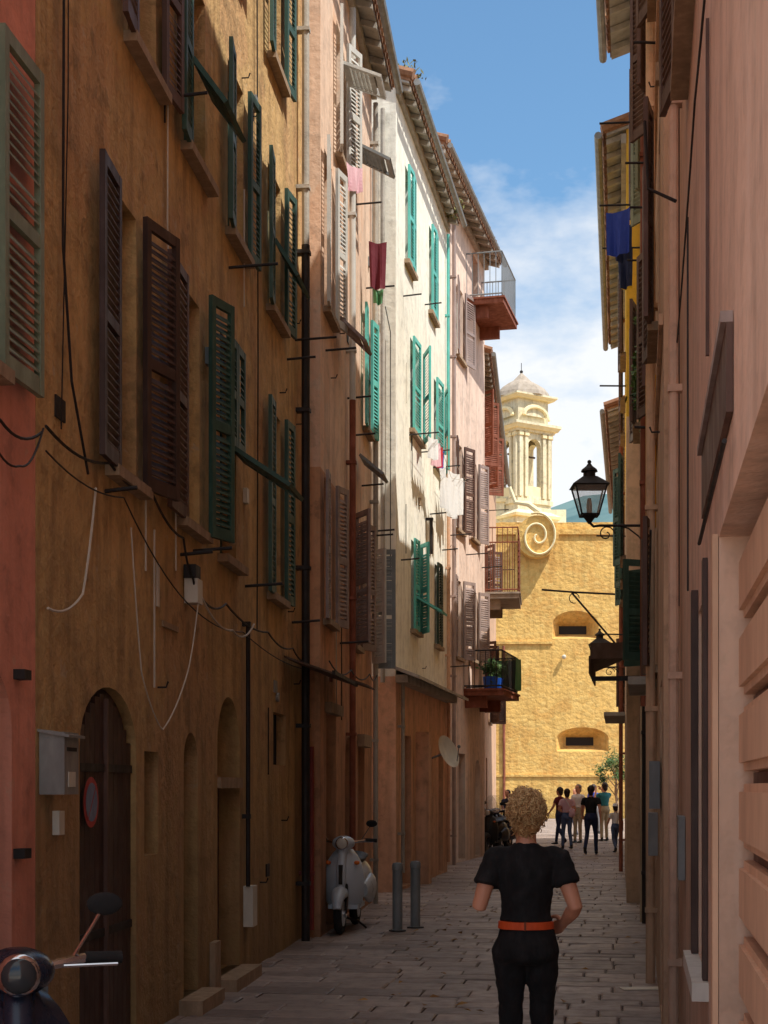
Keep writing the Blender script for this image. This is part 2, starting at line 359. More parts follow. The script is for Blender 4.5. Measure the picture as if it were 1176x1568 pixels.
# ------------------------------------------------------------ ground
g=MB(); S=4000; g.quad((-S,-S,-.02),(S,-S,-.02),(S,S,-.02),(-S,S,-.02),'mud'); g.build('ground')
g=MB(); g.quad((-14,-40,-.012),(22,-40,-.012),(22,.6,-.012),(-14,.6,-.012),'bounce_stone'); g.build('bounce_sheet')  # unseen pale ground behind the camera, added to bounce sunlight into the street
g=MB(); y=.4; ang=.15; ca,sa=math.cos(-ang),math.sin(-ang)
while y<78:
    rw=random.uniform(.26,.4); x=-4.2-random.random()*.5; x1=4.5 if y<35 else 12
    while x<x1:
        w=random.uniform(.3,.75); g.tint=random.random(); hz=random.uniform(-.006,.005); gp=.005; bv=.014
        tl=[random.uniform(-.005,.005) for _ in range(4)]
        def R(a,b,c): return (a*ca-b*sa,a*sa+b*ca,c)
        o=[(x+gp,y+gp),(x+w-gp,y+gp),(x+w-gp,y+rw-gp),(x+gp,y+rw-gp)]
        i_=[(x+gp+bv,y+gp+bv),(x+w-gp-bv,y+gp+bv),(x+w-gp-bv,y+rw-gp-bv),(x+gp+bv,y+rw-gp-bv)]
        vs=[R(a,b,-.019) for a,b in o]+[R(a,b,hz-.008) for a,b in o]+[R(a,b,hz+t) for (a,b),t in zip(i_,tl)]
        fs=[(8,9,10,11)]+[(4+j,4+(j+1)%4,8+(j+1)%4,8+j) for j in range(4)]+[(j,(j+1)%4,4+(j+1)%4,4+j) for j in range(4)]
        g.add(vs,fs,'paver'); x+=w
    y+=rw
g.build('stone_paving')
g=MB()
for i in range(110):
    yy=random.uniform(7.5,34); xx=-1.9+.13*yy+random.random()**.7*(3.6 if random.random()<.5 else .8)
    a=random.random()*6.28; s=random.uniform(.025,.055); u=V((math.cos(a),math.sin(a),random.uniform(-.1,.3)))*s; w=V((-math.sin(a),math.cos(a),random.uniform(0,.4)))*s*.5; c=V((xx,yy,.02)); g.tint=random.random()
    g.add([c-u,c-w+Z*.01,c+u,c+w+Z*.01],[(0,1,2,3)],'dryleaf')
g.build('fallen_leaves')
# ------------------------------------------------------------ LEFT: pink building
FA=street(-2.648,.1052,1)
b=Bld('pink_building',FA,2.6,7.85,13.2,wall='w_pink')
b.win(6.3,7.2,3.68,5.3,'greygreen',near=5,far=2,lw=.53,frame='greygreen')
b.win(3.6,4.4,3.68,5.3,'greygreen'); b.win(6.35,7.3,6.6,8.2,'greygreen')
b.op(6.5,7.5,0,2.3,.25,.35,'darkbrown')
d=b.det
cable(d,[FA.p(4,3.3,.05),FA.p(7.2,3.42,.05),FA.p(7.8,3.5,.05)])
cable(d,[FA.p(7.0,3.34,.06),FA.p(7.45,3.25,.06),FA.p(7.8,3.52,.06)],.006)
for z in (2.2,1.3): fbox(d,FA,7.52,7.62,z,z+.05,-.02,.06,'iron')
b.finish()
mb=MB(); fbox(mb,FA,7.9,8.14,1.62,1.95,.003,.14,'zinc'); mb.obox(FA.p(7.88,1.95,0),FA.t*.28,FA.n*.17-Z*.03,Z*.015,'zinc'); fbox(mb,FA,7.96,8.08,1.66,1.74,.14,.143,'plastic_w'); fbox(mb,FA,7.94,8.1,1.85,1.87,.14,.144,'dark'); mb.build('wall_mailbox')
# ------------------------------------------------------------ ochre building
b=Bld('ochre_apartment_building',FA,7.86,16.55,12.6,wall='w_ochre',eave=.3)
z0,z1=3.62,5.36
b.win(9.2,9.8,z0,z1,'darkbrown',near=2,far=14,frame='brown',lw=.44)
b.win(10.95,11.6,z0,z1,'brown',near=2,far=None,frame='green',lw=.56)
b.win(12.35,13.0,z0-.05,z1+.05,'green',near=None,far=None,frame='green')
b.win(14.55,15.2,z0-.08,z1,'green',near=4,far=6,frame='green',lw=.32)
b.win(11.1,11.8,6.4,7.8,'green',near=3,far=None,frame='green',lw=.32)
b.win(9.6,10.3,6.45,7.9,'brown',near=3,far=5,frame='brown',lw=.36)
b.win(12.65,13.3,6.35,7.8,'green',near=4,far=6,frame='green',lw=.32)
b.win(14.5,15.2,6.3,7.7,'green',near=4,far=6,frame='green',lw=.32)
b.win(14.55,15.2,8.75,10.1,'green',near=3,far=5,lw=.32); b.win(12.4,13.1,8.75,10.1,'green',near=3,far=5,lw=.32)
s=b.sh
leaf(s,FA,11.6,z0-.03,z1+.1,.34,16,1,'green',o=.09)
panel(s,FA.p(12.35,4.5,.07),FA.t*.32,Z*.9,'green'); panel(s,FA.p(12.68,4.5,.07),FA.t*.32,Z*.9,'green')
flap(s,FA,12.35,13.02,4.48,.62,56,'green'); flap(s,FA,11.1,11.8,7.05,.42,36,'green'); flap(s,FA,14.5,15.2,6.95,.42,32,'green')
d=b.det
for u,z,L in ((10.65,6.55,.28),(12.7,6.05,.42),(16.1,6.45,.45),(11.0,3.36,.24),(13.4,3.45,.34),(9.1,3.45,.2),(15.6,6.1,.3),(11.4,3.45,.3),(15.9,3.4,.3)): rod(d,FA,u,z,L)
b.op(8.6,9.8,0.02,2.27,.07,.38,'darkbrown')
for i in range(12):
    u=8.62+i*.098; fbox(d,FA,u,u+.09,.04,1.9+ (.33*math.sin(math.pi*(i+.5)/12)),-.06,-.035,'darkbrown')
fbox(d,FA,9.185,9.215,.04,2.2,-.05,-.01,'brown')
for z in (.75,1.75): fbox(d,FA,8.62,9.17,z,z+.05,-.034,-.022,'iron'); fbox(d,FA,9.22,9.78,z,z+.05,-.034,-.022,'iron')
b.op(10.0,10.35,1.2,1.9,.1,0,'darkbrown'); b.op(11.1,11.55,0.1,2.07,.2,.22,'darkbrown')
b.op(12.25,13.15,0.1,2.42,.25,.42,'dark'); fbox(d,FA,12.27,13.13,.12,1.65,-.24,-.18,'brown'); fbox(d,FA,12.25,13.15,1.65,1.74,-.245,.03,'stone')
b.op(14.8,15.5,1.88,2.4,.25,0,'dark')
for i in range(5): fbox(d,FA,14.88+i*.13,14.9+i*.13,1.88,2.4,-.1,-.08,'iron')
for u0,u1 in ((10.95,11.7),(12.15,13.25)): fbox(d,FA,u0,u1,-.02,.1,-.1,.18,'stone')
fbox(d,FA,11.95,12.15,.0,.42,.003,.05,'stone'); fbox(d,FA,13.3,13.5,.42,.78,.003,.09,'plastic_w')
pipe(d,FA,13.28,.78,3.1,.05,.02,'iron'); pipe(d,FA,16.2,.0,7.5,.1,.045,'iron'); pipe(d,FA,16.2,7.5,12.3,.1,.04,'trim_grey')
pipe(d,FA,16.4,.1,2.1,.13,.03,'pipe_red')
cable(d,[FA.p(7.87,3.55,.05),FA.p(9,3.6,.06),FA.p(9.9,3.62,.07),FA.p(10.8,3.45,.07),FA.p(11.05,3.2,.08),FA.p(11.3,3.08,.09),FA.p(12.3,3.16,.06),FA.p(14.2,3.12,.06),FA.p(15.6,3.1,.06),FA.p(16.5,3.05,.08)],.009)
cable(d,[FA.p(7.87,3.42,.05),FA.p(9.3,3.45,.06),FA.p(10.9,3.0,.07),FA.p(13,3.0,.06),FA.p(16.5,2.95,.06)],.005)
cable(d,[FA.p(8.75,3.4,.05),FA.p(8.5,2.75,.05),FA.p(7.9,2.6,.05)],.007,'rope_w',.05)
cable(d,[FA.p(8.2,6.4,.04),FA.p(8.15,4.6,.05),FA.p(8.3,3.9,.05),FA.p(8.6,3.45,.05)],.008,'cable',0)
cable(d,[FA.p(8.32,9,.03),FA.p(8.3,5.5,.03),FA.p(8.15,3.6,.04)],.004,'cable',0)
cable(d,[FA.p(10.75,3.5,.03),FA.p(10.5,5.6,.03),FA.p(10.55,8.5,.03)],.006,'rope_w',0)
cable(d,[FA.p(13.8,3.1,.03),FA.p(13.85,5.6,.03),FA.p(13.8,9,.03)],.007,'cable',0)
cable(d,[FA.p(11.15,3.05,.1),FA.p(10.9,2.5,.08),FA.p(10.25,2.05,.06),FA.p(9.75,2.4,.05),FA.p(9.5,3.3,.05)],.005,'rope_w',.05)
cable(d,[FA.p(11.2,3.1,.1),FA.p(12.4,2.95,.1),FA.p(13.3,3.1,.1)],.009,'rope_w',.08)
fbox(d,FA,11.08,11.24,3.02,3.2,.01,.11,'plastic_w'); fbox(d,FA,11.06,11.22,3.2,3.3,.01,.1,'cable')
fbox(d,FA,10.3,10.36,2.9,3.2,.002,.012,'plastic_w'); fbox(d,FA,10.45,10.9,2.78,2.82,.002,.012,'stone')
for i in range(9): d.obox(FA.p(15.3+i*.2,2.98,.02),FA.t*.19,FA.n*.52-Z*.18,Z*.02,'awn')
d.obox(FA.p(15.25,2.8,.52),FA.t*1.9,FA.n*.03,Z*.04,'iron')
b.clutter(46,3,8); b.finish()
mb=MB()
c=FA.p(8.86,1.57,-.012)
for r,k,o in ((.15,'signred',0),(.115,'signblue',.004)):
    pts=[c+FA.tn*r*math.cos(a*math.pi/14)+Z*r*math.sin(a*math.pi/14)+FA.n*o for a in range(28)]
    mb.add(pts,[tuple(range(28))],k)
mb.obox(c+FA.n*.006+FA.tn*.07+Z*.09,FA.tn*.022+Z*.022,-FA.tn*.16-Z*.2,FA.n*.002,'signred')
mb.build('no_parking_sign')
# ------------------------------------------------------------ peach building (stands a little proud)
FP=street(-2.45,.1052,1)
b=Bld('peach_apartment_building',FP,16.6,21.6,11.75,wall='w_apt2',low='w_apt2shade',zs=5.2,eave=.3)
b.win(16.9,17.5,7.05,8.85,'greywhite',near=3,far=16,lw=.3)
b.win(16.9,17.5,3.55,5.35-.2,'greybrown',near=5,far=18,lw=.3); b.win(19.3,19.9,3.5,5.15,'greybrown',near=30,far=18,lw=.42)
b.win(17.9,18.5,9.2,10.8,'greywhite',near=8,far=20,lw=.34); b.win(20.6,21.1,6.6,8.2,'teal',near=3,far=8,lw=.3)
flap(b.sh,FP,17.9,18.5,10.3,.5,68,'greywhite'); flap(b.sh,FP,19.2,19.8,9.9,.5,62,'grey'); leaf(b.sh,FP,21.45,3.35,5.05,.3,82,1,'grey'); leaf(b.sh,FP,21.2,3.4,5.0,.26,50,-1,'greywhite')
flap(b.sh,FP,17.7,18.3,7.2,.42,46,'greybrown'); flap(b.sh,FP,19.6,20.2,6.0,.4,50,'grey')
b.op(19.2,19.8,9.2,10.6)
d=b.det
for u,z,L in ((17,6.6,.35),(18.9,6.55,.3),(19.4,6.2,.3),(20.4,5.75,.3),(21.2,5.2,.35),(20.9,8.6,.4),(19.2,9.1,.4),(21.4,5.3,.35),(18.2,3.4,.35)): rod(d,FP,u,z,L)
b.op(17.05,17.85,.05,2.5,.25,0,'doorgreen'); b.op(18.7,19.3,.05,2.3,.3,.3,'dark'); b.op(20.0,20.7,.1,2.2,.3,0,'brown')
fbox(d,FP,19.9,20.8,2.2,2.36,.003,.1,'stone'); fbox(d,FP,16.95,17.95,2.5,2.62,.003,.08,'stone')
pipe(d,FP,18.8,0,6.5,.08,.04,'rust'); pipe(d,FP,18.8,6.5,11.4,.08,.04,'greywhite'); pipe(d,FP,21.4,0,11.4,.08,.035,'trim_grey')
cable(d,[FP.p(16.6,3.05,.1),FP.p(18.5,3.1,.1),FP.p(20.5,3.2,.1),FP.p(21.5,3.3,.1)],.009,'cable',.1)
for i in range(4): d.obox(FP.p(17+i*.2,2.95,.02),FP.t*.19,FP.n*.45-Z*.15,Z*.02,'awn')
b.clutter(24,5,10); b.finish()
mb=MB(); cloth(mb,FP.p(20.2,9.0,.12),FP.p(20.25,9.0,.36),.62,'c_wine'); cloth(mb,FP.p(20.9,8.6,.1),FP.p(20.95,8.6,.24),.2,'tarp'); cloth(mb,FP.p(18.0,9.15,.1),FP.p(18.2,9.15,.28),.3,'c_pink')
mb.build('hanging_laundry')
# ------------------------------------------------------------ cream building
FB=street(-4.042,.1791,1)
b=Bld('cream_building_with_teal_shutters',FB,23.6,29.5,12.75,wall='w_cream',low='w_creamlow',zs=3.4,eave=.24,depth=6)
b.win(24.5,25.2,10.25,11.8,'teal',near=176,far=176); b.win(27.1,27.8,10.25,11.8,'teal',near=176,far=176)
b.win(25.0,26.1,7.62,9.15,'teal',near=177,far=160,rod=.5); b.win(27.7,28.8,7.65,9.2,'teal',near=176,far=165,rod=.5)
b.win(25.1,25.8,4.3,5.8,'teal',near=176,far=150,lw=.4); b.win(27.8,28.4,4.3,5.8,'doorgreen',near=176,far=176)
flap(b.sh,FB,25.2,25.85,4.85,.5,60,'teal')
d=b.det
for u,z,L in ((24.3,9.6,.3),(26.6,10.2,.3),(27.2,6.6,.3),(28.8,6.2,.3),(24.1,5.3,.3)): rod(d,FB,u,z,L)
d.obox(FB.p(23.3,3.5,0),FB.t*6.2,FB.n*.42-Z*.16,Z*.05,'trim_grey'); fbox(d,FB,23.55,29.5,3.3,3.42,.003,.2,'trim_grey')
fbox(d,FB,25.6,25.95,0,2.6,.003,.22,'w_creamlow'); b.op(24.2,25.1,.05,2.5,.3,0,'brown'); b.op(26.6,27.5,.05,2.6,.3,.35,'dark'); b.op(28.3,28.9,.05,2.3,.3,0,'doorgreen')
pipe(d,FB,23.8,0.3,3.3,.08,.03,'trim_grey'); pipe(d,FB,29.2,8.5,12.4,.06,.03,'teal'); pipe(d,FB,26.7,5.8,6.4,.1,.03,'iron'); pipe(d,FB,29.25,.2,8.5,.06,.035,'w_creamlow')
d.tube([V((-.02,23.56,3.3)),V((-.02,23.56,12.3))],.035,8,'trim_grey'); d.tube([V((.1,23.57,5)),V((.1,23.57,8.8)),V((.02,23.57,9.2))],.008,5,'cable')
b.clutter(16,9,9); b.finish()
mb=MB(); c=FB.p(26.2,2.25,.42); dd=V((.75,-.5,.35)).normalized(); U=dd.orthogonal().normalized(); W=dd.cross(U)
vs=[];fs=[]
for i,(r,o) in enumerate(((.001,0),(.12,.01),(.22,.04),(.3,.08))):
    for j in range(20): a=j*math.pi/10; vs.append(c+U*r*math.cos(a)+W*r*math.sin(a)+dd*o)
for i in range(3):
    for j in range(20): fs.append((i*20+j,i*20+(j+1)%20,(i+1)*20+(j+1)%20,(i+1)*20+j))
mb.add(vs,fs,'plastic_w'); mb.tube([c-W*.28+dd*.05,c+dd*.3],.01,5,'zinc'); mb.tube([c-dd*.01,FB.p(26.2,2.1,.02)],.018,6,'zinc'); mb.sph(c+dd*.3,.03,'grey',8); mb.build('satellite_dish',None,True)
mb=MB()
for u,k,dr in ((25.0,'c_white',.35),(25.3,'c_pink',.4),(25.6,'c_red',.35),(25.9,'c_blue',.3),(26.2,'c_white',.4)): cloth(mb,FB.p(u,7.5,.3),FB.p(u+.28,7.5,.42),dr,k)
for u,k,dr in ((27.8,'c_white',.55),(28.15,'c_white',.7),(28.5,'c_grey',.5)): cloth(mb,FB.p(u,7.52,.25),FB.p(u+.32,7.5,.44),dr,k)
for u in (26.5,26.85,27.2): cloth(mb,FB.p(u,7.2,.3),FB.p(u+.3,7.15,.45),.6,'c_white')
mb.tube([FB.p(24.9,7.52,.45),FB.p(27,7.2,.42),FB.p(28.9,7.52,.45)],.004,4,'rope_w')
mb.build('hanging_laundry')
mb=MB(); leaves(mb,FB.p(23.9,13.0,.1),(.35,.35,.3),260,.05,'shrub'); leaves(mb,FB.p(28.9,12.75,.2),(.3,.5,.25),220,.04,'shrub'); mb.build('roof_weeds')
# ------------------------------------------------------------ rose building
FC=street(.79-.2414*29.5,.2414,1)
b=Bld('rose_building_with_balconies',FC,29.6,36.3,14.35,wall='w_rose',eave=.4)
b.win(32.8,33.5,11.1,12.65,'greybrown',near=6,far=12,lw=.5); b.win(32.7,33.4,7.3,9.2,'brown',near=5,far=25,lw=.4); b.win(34.6,35.2,7.4,9.2,'greybrown',near=5,far=25,lw=.4)
b.win(32.6,33.3,4.5,6.2,'greybrown',near=6,far=25,lw=.4); b.win(34.5,35.2,4.6,6.2,'greybrown',near=6,far=25,lw=.4)
b.op(34.6,35.4,12.7,14.0,.2); b.op(34.6,35.4,3.9,4.55,.2)
d=b.det
b.op(33.0,33.8,.05,2.4,.3,0,'dark'); b.op(35,35.7,.05,2.3,.3,.3,'greywhite')
pipe(d,FC,32.0,0,14,.1,.04,'greybrown')
for u,z in ((31.9,7.0),(33.9,6.9),(33.9,3.9),(31.8,4.2),(35.9,6.9)): rod(d,FC,u,z,.5)
balcony(d,FC,33.9,35.9,12.7,.85,1.0,'grey','rust')
balcony(d,FC,33.6,35.9,3.86,.9,.85,'iron','rust')
b.clutter(14,11,11); b.finish()
mb=MB(); q=FC.p(34.2,3.88,.5); mb.tube([q,q+Z*.28],[.14,.18],12,'bluepot'); q=FC.p(34.7,3.88,.55); mb.tube([q,q+Z*.28],[.13,.17],12,'bluepot')
leaves(mb,FC.p(34.2,4.35,.5),(.35,.35,.28),260,.06,'leaf'); leaves(mb,FC.p(34.8,4.4,.55),(.35,.35,.3),260,.06,'leaf'); mb.build('potted_plants')
mb=MB(); cloth(mb,FC.p(35.2,4.7,.93),FC.p(35.95,4.7,.93),.75,'tarp'); cloth(mb,FC.p(35.94,4.7,.9),FC.p(35.94,4.7,.2),.75,'tarp'); mb.build('balcony_screen')
FD=street(2.2-.107*36.3,.107,1)
b=Bld('tan_building',FD,36.35,52,12.2,wall='w_tan',eave=.35)
b.win(38,38.8,10,11.6,'rust',near=40,far=60,lw=.5); b.win(42,42.8,10,11.6,'rust',near=40,far=60,lw=.5); b.win(41,41.8,6.5,8.2,'brown',near=30,far=60,lw=.5); b.win(45,45.8,3.6,5.3,'brown',near=30,far=60,lw=.5); b.win(38,38.8,3.6,5.3,'brown',near=50,far=60,lw=.5)
balcony(b.det,FD,37.3,39.6,6.5,1.05,1.6,'rust','concrete'); b.op(38,38.9,6.5,8.6,.2)
b.op(39,40,.05,2.5,.3,0,'signwhite'); b.op(43,44,.05,2.5,.3,0,'brown')
for i in range(10): fbox(b.det,FD,37.35,39.55,6.7+i*.14,6.79+i*.14,1.02,1.04,'rust')
rod(b.det,FD,41,9.2,.7); rod(b.det,FD,44,8,.8)
b.finish()
# ------------------------------------------------------------ RIGHT
R1=street(.25,.1704,-1)
b=Bld('pale_pink_house',R1,1.3,9.45,12.7,wall='w_r1',eave=.3)
b.op(2.6,4.75,0.02,2.45,.12,0,'slat')
d=b.det
for i in range(10):
    z=.03+i*.24
    fbox(d,R1,2.62,4.73,z,z+.2,-.115,-.075,'slat'); fbox(d,R1,2.62,4.73,z+.025,z+.175,-.075,-.06,'slat'); fbox(d,R1,2.62,4.73,z+.2,z+.235,-.117,-.105,'brown')
fbox(d,R1,4.752,4.86,0.0,2.46,.002,.02,'slat')
fbox(d,R1,4.0,5.6,2.66,2.9,.002,.02,'brown'); fbox(d,R1,4.0,5.62,2.9,2.93,.002,.035,'greybrown')
d.tube([R1.p(3.9,2.56,.03),R1.p(5.55,2.56,.03)],.007,8,'cable')
b.op(5.6,6.4,.95,2.4,.14,0,'brown'); fbox(d,R1,5.45,6.55,.88,.948,-.05,.06,'greywhite'); fbox(d,R1,5.5,5.595,.95,2.5,.002,.02,'darkbrown'); fbox(d,R1,6.405,6.5,.95,2.5,.002,.03,'darkbrown')
for i in range(4): fbox(d,R1,5.65+i*.19,5.67+i*.19,.96,2.39,-.08,-.06,'iron')
b.win(6.9,7.7,5.3,7.0,'brown',near=5,far=7,lw=.4,frame='brown'); b.win(3.5,4.3,5.3,7,'greybrown',near=5,far=6,lw=.4)
pipe(d,R1,8.9,0,12.6,.05,.03,'w_r1'); fbox(d,R1,8.2,8.5,1.15,1.5,.003,.04,'grey')
cable(d,[R1.p(3.5,4.35,.03),R1.p(6,4.4,.03),R1.p(9.4,4.3,.03)],.005,'cable',.05); cable(d,[R1.p(7.2,2.6,.02),R1.p(7.22,4.4,.02)],.005,'cable',0)
fbox(d,R1,5.35,5.37,3.2,4.4,.003,.015,'brown')
d.tube([R1.p(8.3,4.9,.05),R1.p(8.35,5.0,.2),R1.p(8.4,5.4,.22)],.01,6,'iron'); rod(d,R1,8.8,6.3,.15)
b.finish()
R2=street(.15,.1704,-1)
b=Bld('peach_corner_house',R2,9.5,18.4,13.0,wall='w_r2',eave=.4)
d=b.det
b.win(14.2,14.9,8.2,9.9,'brown',near=18,far=30,lw=.32); b.win(16.6,17.2,8.2,9.8,'greygreen',near=25,far=35,lw=.3); b.win(11.5,12.2,8.0,9.7,'brown',near=8,far=20,lw=.3)
b.win(11.5,12.2,5.2,6.8,'brown',near=6,far=10,lw=.3); b.win(14.2,14.9,5.4,7,'brown',near=8,far=20,lw=.3); b.win(16.3,16.9,3.05,4.1,'green',near=60,far=55,lw=.3); b.win(12.8,13.4,2.7,3.9,'brown',near=6,far=10,lw=.3)
b.op(10.2,11.1,.05,2.4,.2,0,'brown'); b.op(13.5,14.3,.05,2.4,.2,0,'dark'); b.op(16,17,.05,2.4,.2,0,'brown')
for u,z,L in ((13.4,8.3,.2),(16.9,9.15,.6),(15.5,8.1,.3),(15.4,7.6,.25),(17.8,7.9,.3),(12.6,7.9,.15),(14.4,5.1,.2)): rod(d,R2,u,z,L)
pipe(d,R2,15.6,2.5,12.8,.1,.045,'rust'); pipe(d,R2,12.7,0,12.8,.06,.04,'w_r2'); pipe(d,R2,18.2,0,12.8,.08,.045,'iron')
for u,z in ((11,1.5),(12.2,1.1),(14.9,1.3),(17.3,1.4)): fbox(d,R2,u,u+.25,z,z+.35,.003,.08,'grey')
fbox(d,R2,13.0,14.6,2.55,2.62,.01,.25,'trim_grey'); fbox(d,R2,12.9,13.0,3.9,5.2,.01,.1,'w_yellow')
cable(d,[R2.p(9.6,3.3,.08),R2.p(13,3.2,.08),R2.p(18,3.3,.08)],.008,'cable',.15); cable(d,[V((1.86,9.47,2.8)),V((1.86,9.47,8))],.006,'cable',0)
for z in (10.3,7.3,4.6): fbox(d,R2,9.55,18.3,z,z+.07,.003,.03,'w_r2')
b.clutter(12,23,9); b.finish()
R3=street(0,.1704,-1)
b=Bld('beige_house',R3,18.45,21.4,12.2,wall='w_r3',eave=.42)
b.win(19.2,19.9,9.3,10.7,'brown',near=10,far=15,lw=.28); b.win(19.2,19.9,6.3,7.8,'brown',near=10,far=15,lw=.28)
for u,z in ((18.8,8.95),(20.3,8.95)): rod(b.det,R3,u,z,.5)
d=b.det
for i in range(12): d.obox(R3.p(18.9+i*.2,3.55,.02),R3.t*.19,R3.n*.62-Z*.26,Z*.025,'awn')
d.obox(R3.p(18.9,3.1,.62),R3.t*2.4,R3.n*.02,Z*.2,'awn'); d.obox(R3.p(18.9,3.0,0),R3.n*.6,R3.t*.03,Z*.06,'iron'); d.obox(R3.p(18.88,3.28,.0),R3.n*.62,R3.t*.015,Z*.2,'awn')
b.op(19,20,.05,2.5,.3,0,'dark'); b.finish()
mb=MB(); 
cloth(mb,R3.p(18.85,8.95,.12),R3.p(19.0,8.95,.42),.55,'c_blue'); cloth(mb,R3.p(19.4,8.95,.1),R3.p(19.5,8.95,.32),.45,'c_navy'); cloth(mb,R3.p(20.3,8.95,.1),R3.p(20.4,8.95,.3),.5,'c_navy'); cloth(mb,R3.p(20.8,8.9,.1),R3.p(20.9,8.9,.25),.3,'c_yellow'); mb.build('hanging_laundry')
mb=MB(); leaves(mb,R2.p(17.2,6.3,.15),(.16,.3,.6),500,.045,'leaf'); leaves(mb,R2.p(16.9,6.9,.12),(.12,.3,.2),200,.045,'leaf'); mb.build('hanging_plant')
R4=street(.073,.158,-1)
b=Bld('yellow_house',R4,21.45,31.8,11.05,wall='w_yellow',low='w_r2',zs=6.95,eave=.3)
for u in (23,25.6,28.2): b.win(u,u+.7,8.3,9.8,'brown',near=6,far=10,lw=.28); b.win(u,u+.7,5.2,6.7,'green',near=6,far=25,lw=.28)
b.op(23,24,.05,2.4,.3,0,'dark'); b.op(26,27,.05,2.4,.3,0,'brown'); rod(b.det,R4,23,7.8,.4); rod(b.det,R4,26,6,.5); rod(b.det,R4,28,4.5,.5)
fbox(b.det,R4,24,27,2.8,2.86,.01,.35,'trim_grey'); pipe(b.det,R4,29.5,0,10.8,.08,.04,'rust'); b.finish()
R5=street(5.5-.166*33,.166,-1)
b=Bld('buff_house',R5,33,45,10.1,wall='w_r5',eave=.6)
for u in (35,38.5,42): b.win(u,u+.8,6.6,8.3,'brown',near=40,far=60,lw=.4); b.win(u,u+.8,3.6,5.2,'brown',near=40,far=60,lw=.4)
b.op(35,36,.05,2.4,.3,0,'dark'); b.op(38,39,.05,2.4,.3,0,'brown'); b.finish()
# ------------------------------------------------------------ fortress
mb=MB(); ops=[(9.0,11.5,9.6,11.1,1.2,.75),(9.2,12.0,3.55,4.85,1.2,.6),(15,17.5,9.6,11.1,1.2,.75)]
us=sorted(set([-12,32]+[o[0] for o in ops]+[o[1] for o in ops])); zs=sorted(set([-.3,15.8]+[o[2] for o in ops]+[o[3] for o in ops]))
def bend(u,z,o=0):
    return V((u,80+.012*(u-9)**2*.6-o+z*.04,z))
for i in range(len(us)-1):
    n=max(1,int((us[i+1]-us[i])/1.5))
    for q in range(n):
        a=us[i]+(us[i+1]-us[i])*q/n; c=us[i]+(us[i+1]-us[i])*(q+1)/n
        for j in range(len(zs)-1):
            uc=(a+c)/2; zc=(zs[j]+zs[j+1])/2
            if any(o[0]<uc<o[1] and o[2]<zc<o[3] for o in ops): continue
            mb.quad(bend(a,zs[j]),bend(c,zs[j]),bend(c,zs[j+1]),bend(a,zs[j+1]),'w_fort')
for (u0,u1,z0,z1,dp,ar) in ops:
    zt=z1-ar; um=(u0+u1)/2; iu0=um-.75; iu1=um+.75; iz0=z0+.35; iz1=z0+.8
    n=16; outer=[]
    for i in range(n+1):
        a=math.pi*(1-i/n); outer.append((um+(u1-u0)/2*math.cos(a),zt+ar*math.sin(a)))
    for i in range(n):
        p_,c_=outer[i],outer[i+1]
        mb.quad(bend(*p_),bend(*c_),bend(c_[0],z1),bend(p_[0],z1),'w_fort')
        f=lambda q:(min(max(q[0],iu0),iu1),iz1)
        mb.quad(bend(*p_),bend(*c_),bend(*f(c_),-dp),bend(*f(p_),-dp),'w_fort')
    mb.quad(bend(u0,z0),bend(u1,z0),bend(iu1,iz0,-dp),bend(iu0,iz0,-dp),'w_fort')
    mb.quad(bend(u0,z0),bend(u0,zt),bend(iu0,iz1,-dp),bend(iu0,iz0,-dp),'w_fort'); mb.quad(bend(u1,z0),bend(u1,zt),bend(iu1,iz1,-dp),bend(iu1,iz0,-dp),'w_fort')
    mb.quad(bend(iu0,iz0,-dp),bend(iu1,iz0,-dp),bend(iu1,iz1,-dp),bend(iu0,iz1,-dp),'dark')
mb.quad(bend(-12,15.8),bend(32,15.8),V((32,95,15.8)),V((-12,95,15.8)),'w_fort')
e=empty('fortress_wall'); mb.build('rampart',e)
mb=MB()
def band(u0,u1,z,h,o,k):
    n=max(1,int((u1-u0)/1.2))
    for i in range(n):
        a=u0+(u1-u0)*i/n;c=u0+(u1-u0)*(i+1)/n; A=bend(a,z,-.02);C=bend(c,z,-.02); mb.obox(A,C-A,V((0,-o,0)),Z*h,k)
band(-12,9.0,9.3,.14,.14,'w_fort'); band(-12,32,15.2,.3,.16,'w_fort'); band(-12,32,2.2,.12,.1,'w_fort')
rs=random.Random(2)
for i in range(26):
    a=-1+i*.9; A=bend(a,15.5,-.1); mb.obox(A,V((.895,0,0)),V((0,.6,0)),Z*(.36+rs.uniform(0,.06)),'w_fort')
mb.tube([bend(6.4,.2,.1),bend(6.4,9.2,.1)],.07,8,'rust'); mb.sph(bend(9.6,8.6,.25),(.12,.2,.12),'plastic_w',8); mb.build('string_courses',e)
mb=MB(); c=V((8.15,79.6,14.95)); pts=[];rr=[]
for i in range(80):
    a=i/80*3.9*math.pi; r=1.0*(1-i/80)**.9+.05; pts.append(c+V((r*math.cos(-a+1.9),0,r*math.sin(-a+1.9)*1.2))); rr.append((.15*(1-i/110)+.03,.06))
mb.tube(pts,rr,8,'volute',side=(0,1,0))
mb.tube([c+V((0,.05,0)),c+V((0,.7,0))],[1.12,1.12],40,'w_fort')
mb.tube([c+V((.1,0,1.25)),c+V((-.5,0,1.7)),c+V((-1.2,0,1.8)),c+V((-1.5,0,2.6))],[.16,.15,.12,.1],8,'volute')
mb.build('stone_volute',None,True)
